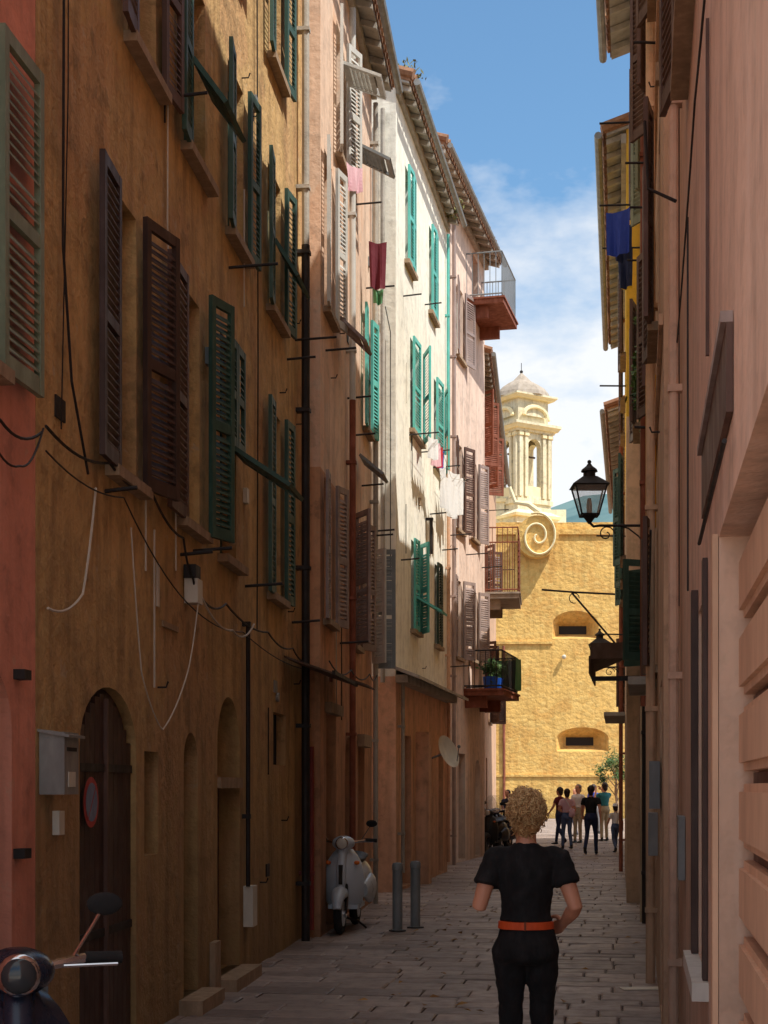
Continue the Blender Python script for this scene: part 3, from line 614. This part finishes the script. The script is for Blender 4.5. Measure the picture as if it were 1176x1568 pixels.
# ------------------------------------------------------------ church tower
e=empty('church_bell_tower',(8.05,88,-.8),math.radians(33)); hw=1.22
mb=MB()
faces=[Fac((0,-hw),(1,0),(0,-1)),Fac((hw,0),(0,1),(1,0)),Fac((0,hw),(-1,0),(0,1)),Fac((-hw,0),(0,-1),(-1,0))]
for F in faces:
    a0,a1,zb,zt,ar=-.48,.48,19.3,22.6,.46
    for (u0,u1,za,zc) in ((-hw,a0,18.4,23.4),(a1,hw,18.4,23.4),(a0,a1,18.4,zb),(a0,a1,zt,23.4)): mb.quad(F.p(u0,za),F.p(u1,za),F.p(u1,zc),F.p(u0,zc),'w_church')
    pr=None
    for i in range(13):
        a=math.pi*(1-i/12); q=(a1*math.cos(a),zt-ar+ar*math.sin(a))
        if pr: mb.quad(F.p(*pr),F.p(*q),F.p(q[0],zt),F.p(pr[0],zt),'w_church'); mb.quad(F.p(*pr),F.p(*q),F.p(*q,-.4),F.p(*pr,-.4),'w_church')
        pr=q
    mb.quad(F.p(a0,zb),F.p(a0,zb,-.4),F.p(a0,zt-ar,-.4),F.p(a0,zt-ar),'w_church'); mb.quad(F.p(a1,zb),F.p(a1,zb,-.4),F.p(a1,zt-ar,-.4),F.p(a1,zt-ar),'w_church'); mb.quad(F.p(a0,zb),F.p(a1,zb),F.p(a1,zb,-.4),F.p(a0,zb,-.4),'w_church')
    for u in (-hw+.05,-.76,.54,hw-.27): fbox(mb,F,u,u+.22,19.2,22.95,.003,.12,'w_church'); fbox(mb,F,u-.04,u+.26,22.7,22.9,.004,.18,'volute')
    fbox(mb,F,-.47,.47,19.3,19.85,-.12,-.02,'volute')
    pts=[F.p(.85*math.cos(math.pi*(1-i/10)),23.9+.55*math.sin(math.pi*i/10),.12) for i in range(11)]; mb.tube(pts,.12,6,'volute')
    mb.quad(F.p(-.85,23.9,.05),F.p(.85,23.9,.05),F.p(.6,24.35,.05),F.p(-.6,24.35,.05),'w_church')
def sq(z0,z1,h0,h1=None,k='w_church'):
    h1=h1 or h0; vs=[(-h0,-h0,z0),(h0,-h0,z0),(h0,h0,z0),(-h0,h0,z0),(-h1,-h1,z1),(h1,-h1,z1),(h1,h1,z1),(-h1,h1,z1)]
    mb.add([V(v) for v in vs],[(0,3,2,1),(4,5,6,7),(0,1,5,4),(1,2,6,5),(2,3,7,6),(3,0,4,7)],k)
sq(10,18.0,1.5); sq(18.0,18.15,1.7,1.75,'volute'); sq(18.15,18.4,1.75,1.4); sq(18.85,19.1,hw+.1); sq(22.95,23.1,hw+.14,hw+.2); sq(23.1,23.3,hw+.3,hw+.42,'volute'); sq(23.3,23.45,hw+.45); sq(23.45,24.9,1.1); sq(24.9,25.05,1.35,1.5,'volute'); sq(25.05,25.15,1.52)
mb.build('belfry',e)
mb=MB(); prof=[(1.5,25.15),(1.42,25.4),(1.2,25.72),(.85,25.98),(.5,26.2),(.28,26.45),(.14,26.6),(.05,26.7)]
mb.loft([(0,0,z,r*1.12,r*1.12) for r,z in prof],'concrete',8); mb.sph((0,0,26.78),.1,'iron',8); mb.tube([(0,0,26.8),(0,0,27.3)],.02,6,'iron')
mb.build('curved_roof',e)
mb=MB(); mb.loft([(0,0,20.9,.42,.42),(0,0,21.1,.36,.36),(0,0,21.5,.26,.26),(0,0,21.75,.14,.14),(0,0,21.8,.02,.02)],'zinc',16); mb.tube([(-1,0,21.85),(1,0,21.85)],.06,6,'brown'); mb.build('bell',e,True)
mb=MB(); mb.box((2,90,10),(15,100,16.2),'w_church'); mb.box((4.3,87.2,10),(7.0,90,18.2),'w_church'); mb.box((4.2,87.1,18.2),(7.1,90.1,18.4),'volute'); mb.box((9.3,87.4,10),(10.6,90,17.8),'w_church')
mb.box((5.4,86,10),(11.0,90,16.7),'w_church'); mb.sph((5.7,87.2,18.8),(.3,.3,.45),'volute',10)
mb.build('church_nave')
# ------------------------------------------------------------ hill
mb=MB(); nx=60;ny=14; vs=[]
for j in range(ny):
    for i in range(nx):
        x=-1500+i*80; y=2200+j*120; h=(j/(ny-1))**.7; zz=h*(450+340*math.exp(-((x-640)/420)**2)+80*noise.noise(V((x*.002,y*.002,3)))+50*noise.noise(V((x*.008,y*.008,9))))
        vs.append(V((x,y,zz-20)))
fs=[(j*nx+i,j*nx+i+1,(j+1)*nx+i+1,(j+1)*nx+i) for j in range(ny-1) for i in range(nx-1)]
mb.add(vs,fs,'hill'); mb.build('hill',None,True,180)
# ------------------------------------------------------------ small tree
mb=MB(); c=V((7.75,50,0)); mb.tube([c,c+V((.05,0,.8)),c+V((-.03,.05,1.5)),c+V((0,0,2.2))],[.07,.055,.045,.02],8,'stone')
for i in range(9):
    a=i*2.4; q=c+V((0,0,1.2+i*.1)); mb.tube([q,q+V((math.cos(a)*.3,math.sin(a)*.3,.35)),q+V((math.cos(a)*.6,math.sin(a)*.5,.6))],[.022,.014,.006],5,'stone')
    leaves(mb,q+V((math.cos(a)*.55,math.sin(a)*.5,.6)),(.4,.4,.35),170,.05,'leaf')
leaves(mb,c+V((0,0,2.4)),(.7,.6,.75),800,.05,'shrub'); mb.build('small_tree')
# ------------------------------------------------------------ lanterns
def lantern(name,P,wallP):
    e=empty(name,P); mb=MB()
    b0,t0,h=.10,.185,.34
    for sx in (-1,1):
        for sy in (-1,1): mb.tube([(sx*b0,sy*b0,0),(sx*t0,sy*t0,h)],.011,5,'iron')
    for z,w in ((0,b0),(h,t0)):
        cs=[V((w,w,z)),V((-w,w,z)),V((-w,-w,z)),V((w,-w,z))]
        for a,b in zip(cs,cs[1:]+cs[:1]): mb.tube([a,b],.014,5,'iron')
    mb.add([V(v) for v in ((-t0-.03,-t0-.03,h),(t0+.03,-t0-.03,h),(t0+.03,t0+.03,h),(-t0-.03,t0+.03,h),(-.08,-.08,h+.11),(.08,-.08,h+.11),(.08,.08,h+.11),(-.08,.08,h+.11))],[(0,3,2,1),(0,1,5,4),(1,2,6,5),(2,3,7,6),(3,0,4,7)],'iron')
    mb.loft([(0,0,h+.1,.075,.075),(0,0,h+.17,.07,.07),(0,0,h+.175,.1,.1),(0,0,h+.2,.09,.09),(0,0,h+.24,.04,.04),(0,0,h+.27,.02,.02)],'iron',12); mb.sph((0,0,h+.29),.025,'iron',8)
    mb.loft([(0,0,-.1,.015,.015),(0,0,-.05,.05,.05),(0,0,0,.09,.09)],'iron',8)
    mb.loft([(0,0,.03,.03,.03),(0,0,.12,.035,.035),(0,0,.2,.02,.02)],'plastic_w',8)
    mb.build('lantern_frame',e)
    g=MB(); w=.006
    A=[V((b0-w,b0-w,.01)),V((-b0+w,b0-w,.01)),V((-b0+w,-b0+w,.01)),V((b0-w,-b0+w,.01))]; T=[V((t0-w,t0-w,h-.01)),V((-t0+w,t0-w,h-.01)),V((-t0+w,-t0+w,h-.01)),V((t0-w,-t0+w,h-.01))]
    for i in range(4): g.quad(A[i],A[(i+1)%4],T[(i+1)%4],T[i],'lampglass')
    g.build('lantern_glass',e)
    W=V(wallP)-V(P); W.z=0; br=MB(); zz=-.12; L=W.length; dn=W.normalized()
    br.tube([V((0,0,-.08)),dn*.05+Z*(-.13),dn*.12+Z*zz,dn*L+Z*zz],.016,6,'iron')
    pts=[]
    for i in range(26):
        a=i/25*3.6*math.pi/1.5; r=.1*(1-i/32); pts.append(dn*(.2+r*math.cos(a))+Z*(zz-.1+r*math.sin(a)))
    br.tube(pts,.008,5,'iron')
    br.tube([dn*(L*.45)+Z*zz]+[dn*(L*(.45+.55*t))+Z*(zz-.35*t*t) for t in (.3,.6,1)],.01,5,'iron')
    br.obox(dn*(L-.02)+Z*(zz-.4)-V((0,.03,0)),dn*.02,V((0,.06,0)),Z*.5,'iron')
    br.build('bracket',e); return e
lantern('street_lamp',(2.42,17.7,4.86),R2.p(17.7,4.86,.0))
lantern('street_lamp',(4.28,29.8,4.15),R4.p(29.6,4.15,.0))
mb=MB(); q=R4.p(30,0,0); mb.tube([(3.15,30,5.6),(3.8,30,5.55),(q.x,30,5.5)],.02,6,'iron'); mb.tube([(3.75,30,5.54),(q.x,30,4.3)],.02,6,'iron')
pts=[V((3.8+.1*math.cos(a*.5),30,5.43+.1*math.sin(a*.5))) for a in range(11)]; mb.tube(pts,.01,5,'iron'); mb.build('iron_sign_bracket')
# ------------------------------------------------------------ bollards, drain
for (x,y) in ((.155,17.3),(.37,17.7)):
    mb=MB(); mb.loft([(0,0,0,.068,.068),(0,0,.015,.068,.068),(0,0,.02,.058,.058),(0,0,.7,.058,.058),(0,0,.705,.063,.063),(0,0,.76,.063,.063),(0,0,.785,.05,.05),(0,0,.79,.01,.01)],'grey',20)
    mb.loft([(0,0,.0,.1,.1),(0,0,.012,.1,.1)],'iron',16)
    ob=mb.build('steel_bollard',None,True); ob.location=(x,y,0)
mb=MB(); c=V((1.95,12.2,.008)); mb.obox(c,V((.42,.04,0)),V((-.02,.16,0)),Z*.006,'plastic_w'); mb.build('drain_cover')
# ------------------------------------------------------------ scooters
def scooter(name,loc,rz,body,screen=False):
    e=empty(name,loc,rz); mb=MB()
    for cx in (.62,-.6):
        c=V((cx,0,.235)); mb.tube([c+V((.185*math.cos(a*math.pi/14),0,.185*math.sin(a*math.pi/14))) for a in range(28)],[(.05,.048)]*28,10,'rubber',closed=True)
        mb.tube([c-V((0,.045,0)),c+V((0,.045,0))],[.14,.14],20,body); mb.tube([c-V((0,.07,0)),c+V((0,.07,0))],[.045,.045],12,'chrome')
    mb.build('wheels',e,True)
    mb=MB(); c=V((.62,0,.24))
    arc=[c+V((.23*math.cos(math.radians(a)),0,.23*math.sin(math.radians(a)))) for a in range(15,186,14)]
    n=len(arc); mb.tube(arc,[((.03+.045*math.sin(math.pi*(i+.5)/n)),.04+.05*math.sin(math.pi*(i+.5)/n)) for i in range(n)],12,body)
    prof=[(.27,.17,.36),(.35,.21,.43),(.5,.235,.50),(.65,.24,.51),(.78,.21,.47),(.88,.15,.42),(.95,.09,.38)]
    vs=[];nv=12
    for off in (0,-.035):
        for (z,w,xf) in prof:
            for i in range(nv+1):
                v=-1+2*i/nv; vs.append(V((xf-.13*v*v*(.6+w*2)+off,w*v,z)))
    st=len(prof)*(nv+1); fs=[]
    for q in (0,1):
        for j in range(len(prof)-1):
            for i in range(nv): a=q*st+j*(nv+1)+i; fs.append((a,a+1,a+nv+2,a+nv+1))
    for j in range(len(prof)-1):
        for i in (0,nv): a=j*(nv+1)+i; fs.append((a,a+nv+1,a+nv+1+st,a+st))
    for i in range(nv):
        fs.append((i,i+1,i+1+st,i+st)); a=(len(prof)-1)*(nv+1)+i; fs.append((a,a+1,a+1+st,a+st))
    mb.add(vs,fs,body)
    mb.tube([(.40,0,.97),(.48,0,.85),(.54,0,.68),(.55,0,.52),(.53,0,.42)],[(.03,.05),(.035,.055),(.04,.06),(.035,.05),(.02,.03)],10,body,side=(1,0,0))
    mb.sph((.35,0,1.02),(.15,.13,.085),body,18)
    mb.tube([(.42,0,.95),(.35,0,.9),(.3,0,.8)],[.06,.06,.05],10,body)
    mb.tube([(-.1,0,.5),(-.2,0,.56),(-.45,0,.6),(-.75,0,.58),(-.95,0,.55),(-1.0,0,.54)],[(.1,.12),(.19,.17),(.23,.2),(.22,.19),(.14,.13),(.05,.06)],18,body,side=(0,0,1))
    for sy in (-1,1): mb.tube([(-.15,sy*.17,.45),(-.45,sy*.19,.46),(-.8,sy*.16,.46),(-.93,sy*.1,.48)],[(.08,.04),(.18,.085),(.16,.075),(.05,.03)],14,body,side=(0,0,1))
    mb.box((-.2,-.17,.27),(.4,.17,.32),body)
    mb.build('bodywork',e,True,50)
    mb=MB(); mb.tube([(-.02,0,.77),(-.15,0,.8),(-.4,0,.8),(-.5,0,.84),(-.78,0,.83),(-.88,0,.8)],[(.02,.08),(.05,.14),(.055,.155),(.06,.16),(.05,.14),(.02,.08)],14,'seat',side=(0,0,1))
    for sy in (-1,1):
        mb.tube([(.31,sy*.1,1.03),(.26,sy*.24,1.05)],.018,8,'chrome'); mb.tube([(.26,sy*.24,1.05),(.23,sy*.37,1.045)],.023,10,'rubber')
        mb.tube([(.33,sy*.16,1.03),(.31,sy*.35,1.03)],.006,5,'chrome')
        mb.tube([(.27,sy*.2,1.06),(.25,sy*.27,1.17),(.24,sy*.3,1.22)],.006,5,'chrome')
        mb.sph((.24,sy*.31,1.24),(.02,.065,.042),'rubber',12); mb.sph((.228,sy*.31,1.24),(.012,.057,.035),'chrome',12)
        mb.sph((.43,sy*.165,.8),(.03,.035,.025),'orange_l',10)
    mb.tube([(.2,0,.16),(.0,.12,.1),(-.1,.2,.015)],.014,6,'iron'); mb.tube([(-.3,-.14,.22),(-.9,-.15,.24)],[.03,.045],10,'iron')
    mb.sph((-.99,0,.62),(.03,.07,.04),'red_l',10); mb.box((-1.02,-.1,.36),(-1.0,.1,.5),'plastic_w')
    mb.tube([(.62,.065,.24),(.55,.065,.42),(.46,.05,.6)],.018,8,'iron')
    mb.box((.542,-.022,.56),(.585,.022,.78),'dark')
    mb.build('seat_handlebars_fittings',e,True)
    mb=MB(); mb.sph((.475,0,1.02),(.035,.075,.075),'chrome',18); mb.sph((.49,0,1.02),(.033,.062,.062),'glass' if body=='bluebody' else 'plastic_w',16)
    if screen:
        vs=[]
        for j in range(6):
            for i in range(9):
                v=-1+i/4; z=1.05+j*.08; vs.append(V((.42-.03*j-.1*v*v,v*(.24-.008*j*j),z)))
        mb.add(vs,[(j*9+i,j*9+i+1,(j+1)*9+i+1,(j+1)*9+i) for j in range(5) for i in range(8)],'lampglass')
    mb.build('headlight',e,True)
    return e
scooter('parked_scooter',(-.42,17.5,0),math.radians(-97),'silver')
scooter('parked_scooter',(-1.37,5.55,0),math.radians(-74),'bluebody')
scooter('parked_motor_scooter',(2.72,37.6,0),math.radians(-110),'black',True)
scooter('parked_motor_scooter',(2.95,38.9,0),math.radians(-120),'bluebody',True)
scooter('parked_motor_scooter',(3.05,40.4,0),math.radians(-100),'black',False)
# ------------------------------------------------------------ people
def hand(mb,w,d,pn,thumb,curl=.55,k='skin'):
    w=V(w);d=V(d).normalized();pn=V(pn);pn=(pn-d*pn.dot(d)).normalized();ac=V(thumb);ac=(ac-d*ac.dot(d)-pn*ac.dot(pn)).normalized()
    mb.tube([w-d*.02,w+d*.015,w+d*.05,w+d*.085],[(.024,.019),(.03,.016),(.038,.015),(.036,.012)],12,k,side=ac)
    for i,(L,off) in enumerate(((.068,.028),(.076,.0095),(.07,-.009),(.054,-.027))):
        p=w+d*(.075-.004*abs(i-1))+ac*off; dd=d.copy(); pts=[p-d*.012,p]
        for j,fr in enumerate((.45,.32,.23)):
            an=curl*(.7+.35*j); dd=(dd*math.cos(an)+pn*math.sin(an)).normalized(); p=p+dd*L*fr; pts.append(p)
        mb.tube(pts,[.0092,.0092,.0085,.0078,.0062],8,k)
    p=w+d*.012+ac*.022; mb.tube([p,p+ac*.024+d*.022+pn*.01,p+ac*.03+d*.05+pn*.022,p+ac*.024+d*.07+pn*.032],[.013,.012,.0105,.0075],8,k)
def person(name,loc,rz,H,top,bot,hairk,pose,vox=.012,fine=False,build=1.0,hat=False):
    e=empty(name,loc,rz,H/1.66)
    S=MB(); T=MB(); P=MB(); B=build
    S.loft([(0,.045,1.42,.02,.022),(0,.035,1.432,.04,.05),(0,.022,1.455,.054,.07),(0,.01,1.495,.065,.088),(0,.002,1.54,.073,.097),(0,-.002,1.58,.074,.098),(0,-.004,1.61,.066,.086),(0,-.005,1.635,.045,.06),(0,-.005,1.648,.012,.018)],'skin',24)
    S.tube([(0,.095,1.552),(0,.108,1.53),(0,.114,1.508)],[.008,.011,.014],8,'skin'); S.tube([(-.03,.09,1.565),(.03,.09,1.565)],.008,6,'skin'); S.tube([(-.016,.09,1.473),(.016,.09,1.473)],.009,6,'skin')
    for sx in (-1,1): S.tube([(sx*.068,0,1.51),(sx*.08,-.008,1.53),(sx*.078,-.01,1.555)],[(.008,.014),(.009,.022),(.007,.012)],8,'skin')
    S.tube([(0,-.02,1.34),(0,-.015,1.4),(0,-.002,1.47)],[.06,.05,.05],14,'skin')
    T.loft([(0,0,pose.get('hem',1.0),.128*B,.1*B),(0,0,1.03,.12*B,.095*B),(0,0,1.08,.117*B,.092*B),(0,0,1.15,.129*B,.098*B),(0,.005,1.23,.146*B,.106*B),(0,.005,1.29,.156*B,.103*B),(0,0,1.325,.15*B,.088),(0,-.008,1.352,.115*B,.073),(0,-.01,1.377,.07,.062),(0,-.01,1.388,.06,.057)],'top',28)
    for sx,sd in ((-1,'L'),(1,'R')):
        sh=V((sx*.158*B,-.005,1.318)); el=V(pose['el'+sd]); wr=V(pose['wr'+sd]); u=(el-sh)
        T.tube([V((sx*.08,-.005,1.325)),V((sx*.122*B,-.005,1.322)),sh+V((0,0,-.008)),sh+u*.22,sh+u*.42,sh+u*.54],[.045,.056,.056,.054,.056,.061],16,'top')
        S.tube([sh,sh+u*.3,sh+u*.6,el,el+(wr-el)*.25,el+(wr-el)*.6,wr],[.045,.045,.041,.035,.038,.031,.021],14,'skin')
        fd=(wr-el).normalized(); hd=(V(pose.get('hd'+sd,tuple(fd))))
        hand(S,wr,hd,pose.get('pn'+sd,(-sx,0,-.2)),pose.get('th'+sd,(0,1,.3)),pose.get('curl',.55))
        hp=V((sx*.077,0,.87)); kn=V(pose['kn'+sd]); an=V(pose['an'+sd]); hp0=V((sx*.06,0,.95))
        P.tube([hp0,hp,hp.lerp(kn,.35),hp.lerp(kn,.75),kn,kn.lerp(an,.3),kn.lerp(an,.7),an+V((0,0,-.01))],[.07*B,.082*B,.074*B,.059,.054,.053,.046,.046],18,'bot')
        fdir=V(pose.get('ft'+sd,(0,1,0))); q=an
        F=MB(); F.tube([q+V((0,-.01,.03)),q+V((0,-.01,-.03))],[.036,.04],10,'black'); F.tube([q-fdir*.06-Z*.045,q-fdir*.02-Z*.045,q+fdir*.06-Z*.052,q+fdir*.13-Z*.058,q+fdir*.17-Z*.06],[(.026,.028),(.036,.036),(.03,.042),(.02,.04),(.012,.02)],12,'black',side=(0,0,1))
        F.build('shoe_'+sd,e,True,80)
    P.loft([(0,0,1.0,.118*B,.09*B),(0,0,.975,.124*B,.095*B),(0,-.008,.93,.138*B,.108*B),(0,-.014,.88,.146*B,.115*B),(0,-.01,.83,.14*B,.108*B),(0,0,.8,.1,.08)],'bot',28)
    M['top']=M[top];M['bot']=M[bot]
    tex=bpy.data.textures.get('folds') or bpy.data.textures.new('folds','CLOUDS'); tex.noise_scale=.09
    for mbx,nm,vx,it,dis in ((S,'body',vox*(.62 if fine else 1),3 if fine else 2,0),(T,'t_shirt',vox,5,.014),(P,'trousers',vox,6,.014)):
        ob=mbx.build(nm,e,True,180)
        r=ob.modifiers.new('r','REMESH'); r.mode='VOXEL'; r.voxel_size=vx; r.use_smooth_shade=True
        s=ob.modifiers.new('s','SMOOTH'); s.iterations=it; s.factor=.5
        if dis: dm=ob.modifiers.new('d','DISPLACE'); dm.texture=tex; dm.strength=dis*(1.8 if fine else 1); dm.mid_level=.45; dm.texture_coords='LOCAL'
    f=MB()
    for sx in (-1,1): f.sph((sx*.028,.088,1.54),(.013,.01,.009),'white_eye',10); f.sph((sx*.028,.096,1.54),(.006,.004,.006),'black',8); f.tube([(sx*.014,.1,1.562),(sx*.03,.099,1.567),(sx*.045,.088,1.56)],.0035,5,hairk)
    f.tube([(-.022,.094,1.474),(0,.1,1.477),(.022,.094,1.474)],[.003,.006,.003],6,'lip'); f.build('face',e,True)
    h=MB()
    def fn(d): return 1+.10*noise.noise(d*5+V((H,0,0)))+.05*noise.noise(d*13)
    if not fine:
        h.tint=.3; h.sph((0,-.02,1.565),(.088,.1,.1),hairk,22,fn); h.sph((0,-.05,1.5),(.07,.06,.09),hairk,16,fn)
        if hat: h.loft([(0,0,1.6,.15,.16),(0,0,1.605,.15,.16),(0,-.005,1.61,.092,.105),(0,-.005,1.68,.08,.09),(0,-.005,1.7,.04,.05)],'c_white',20)
    else:
        h.tint=.3; h.sph((0,-.022,1.555),(.079,.092,.094),hairk,32,fn); h.sph((0,-.042,1.49),(.06,.056,.075),hairk,22,fn)
        rs=random.Random(4); c=V((0,-.022,1.545))
        for i in range(2500):
            d=V((rs.gauss(0,1),rs.gauss(0,1),rs.gauss(0,1))).normalized()
            if d.y>.45 and d.z<.45: continue
            if d.z<-.85: continue
            q=1+.3*noise.noise(d*3.1+V((3,1,0)))+rs.uniform(-.03,.04)
            tp=1 if d.z>-.1 else 1-.32*(-d.z-.1)
            p=c+V((d.x*.079*q*tp,d.y*.091*q*tp,d.z*(.1 if d.z>0 else .122)*q)); 
            tg=(Z*-1+V((rs.gauss(0,.7),rs.gauss(0,.7),rs.gauss(0,.6)))); tg=(tg-d*tg.dot(d)*.8).normalized(); bn=d.cross(tg).normalized()
            R=rs.uniform(.004,.010); L=rs.uniform(.025,.055); ph=rs.random()*6; turns=rs.uniform(.8,2.0); pts=[]
            for j in range(11):
                t=j/10; a=ph+turns*6.28*t; pts.append(p+tg*L*t+bn*R*math.cos(a)+d*(R*math.sin(a)*1.0-.004*t+.003))
            h.tint=min(1,max(0,rs.gauss(.6,.3)+.25*d.z)); h.tube(pts,[.0024]*10+[.0006],4,hairk)
    h.build('hair',e,True,180)
    return e
walkpose=dict(elL=(-.228,-.05,1.075),wrL=(-.205,.15,1.15),elR=(.236,-.06,1.08),wrR=(.185,.12,.985),hdL=(.25,1,.55),pnL=(1,0,.1),thL=(0,-.3,1),hdR=(-.3,1,-.3),pnR=(-1,0,-.2),thR=(0,.3,1),
   knL=(-.072,.06,.5),anL=(-.07,-.13,.1),ftL=(0,1,0),knR=(.082,.1,.48),anR=(.086,.22,.085),hem=1.008)
w=person('walking_woman',(.69,7.3,0),math.radians(-4),1.66,'c_black','c_black','hair_c',walkpose,vox=.0085,fine=True)
mb=MB(); mb.loft([(0,-.002,.972,.131,.101),(0,-.002,.974,.136,.106),(0,-.001,1.008,.134,.104),(0,0,1.01,.127,.098)],'belt',40); mb.box((-.012,-.114,.97),(-.002,-.1,1.012),'rust'); mb.build('belt',w,True,30)
mb=MB(); q=V((-.17,.24,1.195)); mb.obox(q+V((-.035,-.01,-.05)),V((.07,.01,0)),V((0,.012,.004)),V((0,.03,.14)),'black'); mb.build('phone',w)
stand=dict(elL=(-.2,-.02,1.08),wrL=(-.21,.05,.86),elR=(.2,-.02,1.08),wrR=(.21,.03,.86),knL=(-.08,.02,.47),anL=(-.085,0,.085),knR=(.08,.02,.47),anR=(.09,.02,.085),curl=.35)
wk=dict(elL=(-.22,.06,1.09),wrL=(-.22,.2,.92),elR=(.22,-.1,1.09),wrR=(.24,-.1,.86),knL=(-.09,-.03,.48),anL=(-.11,-.28,.15),ftL=(0,.8,-.4),knR=(.1,.14,.48),anR=(.1,.2,.085),curl=.35)
rs_=dict(elL=(-.22,.14,1.2),wrL=(-.09,.27,1.46),elR=(.22,.14,1.2),wrR=(.09,.27,1.46),knL=(-.08,.02,.47),anL=(-.09,0,.085),knR=(.08,.02,.47),anR=(.1,.02,.085),curl=.5,hdL=(.3,.4,.8),hdR=(-.3,.4,.8))
bag=dict(elL=(-.22,-.02,1.08),wrL=(-.14,.16,1.05),elR=(.23,-.02,1.08),wrR=(.2,.1,.9),knL=(-.08,.08,.48),anL=(-.08,.12,.085),knR=(.08,0,.48),anR=(.09,-.14,.1),curl=.4)
p1=person('pedestrian_woman',(4.87,40,0),.15,1.62,'c_pink','c_jeans','hair_d',bag,.014)
mb=MB(); mb.tube([(.02,-.13,1.0),(.08,-.15,1.0),(.18,-.13,1.0)],[(.1,.04),(.13,.05),(.1,.04)],12,'c_pink',side=(0,0,1)); mb.tube([(.08,-.13,1.12),(-.06,-.1,1.36),(-.1,0,1.38)],.01,5,'c_white'); mb.build('shoulder_bag',p1,True)
person('pedestrian_man',(5.1,37.0,0),-.25,1.7,'c_black','c_navy','hair_d',wk,.014,build=1.12)
person('pedestrian_man',(5.75,44.5,0),2.4,1.74,'c_white','c_khaki','hair_g',stand,.014,build=1.1)
person('pedestrian_man',(6.75,46,0),.5,1.8,'c_teal','c_khaki','hair_d',rs_,.014,build=1.12)
person('child',(5.85,38,0),.3,1.22,'c_white','c_jeans','hair_d',wk,.014,hat=True)
person('pedestrian_woman',(3.7,45,0),2.6,1.58,'c_navy','c_black','hair_d',stand,.014)
person('pedestrian_woman',(5.05,43.2,0),.8,1.66,'c_wine','c_navy','hair_d',wk,.014)
person('pedestrian_woman',(6.5,51,0),2.2,1.62,'c_white','c_jeans','hair_g',bag,.014)
person('pedestrian_man',(7.4,53,0),-.6,1.76,'c_blue','c_grey','hair_d',wk,.014,build=1.1)
# ------------------------------------------------------------ light
S_=V((1,-.7,1.9)).normalized()
L=bpy.data.lights.new('sun','SUN'); L.energy=5; L.angle=math.radians(.5); L.color=(1,.97,.91)
lo=bpy.data.objects.new('sun',L); scene.collection.objects.link(lo); lo.rotation_euler=S_.to_track_quat('Z','Y').to_euler(); lo.location=(20,-20,40)
wd=bpy.data.worlds.new('World'); scene.world=wd; wd.use_nodes=True; nt=wd.node_tree; nt.nodes.clear()
out=N(nt,'ShaderNodeOutputWorld'); bg=N(nt,'ShaderNodeBackground'); sky=N(nt,'ShaderNodeTexSky'); sky.sky_type='NISHITA'; sky.sun_disc=False
sky.sun_elevation=math.asin(S_.z); sky.sun_rotation=math.atan2(S_.x,S_.y)
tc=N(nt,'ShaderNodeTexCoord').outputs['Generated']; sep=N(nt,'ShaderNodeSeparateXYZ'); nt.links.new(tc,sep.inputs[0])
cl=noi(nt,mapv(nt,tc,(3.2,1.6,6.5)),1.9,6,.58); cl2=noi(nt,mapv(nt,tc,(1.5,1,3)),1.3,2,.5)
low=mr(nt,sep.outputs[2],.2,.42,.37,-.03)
zenith_fill=mr(nt,sep.outputs[2],.5,.75,0,.42)  # extra cloud cover overhead, out of view, added as fill light
f=mul(nt,mul(nt,mul(nt,cl,mul(nt,cl2,.35),'ADD'),low,'ADD'),zenith_fill,'ADD')
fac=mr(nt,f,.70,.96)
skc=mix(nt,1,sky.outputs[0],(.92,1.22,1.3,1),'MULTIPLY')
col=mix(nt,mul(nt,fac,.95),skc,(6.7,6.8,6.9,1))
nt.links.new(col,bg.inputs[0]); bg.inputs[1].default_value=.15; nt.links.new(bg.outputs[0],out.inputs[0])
# ------------------------------------------------------------ camera
cam=bpy.data.cameras.new('camera'); co=bpy.data.objects.new('camera',cam); scene.collection.objects.link(co)
co.location=(0,0,1.66); co.rotation_euler=(math.radians(90),0,0); cam.sensor_fit='AUTO'; cam.sensor_width=36; cam.lens=52.8; cam.shift_y=.2685; cam.clip_end=20000; cam.clip_start=.05
scene.camera=co
scene.view_settings.view_transform='Standard'; scene.view_settings.look='None'; scene.view_settings.exposure=0
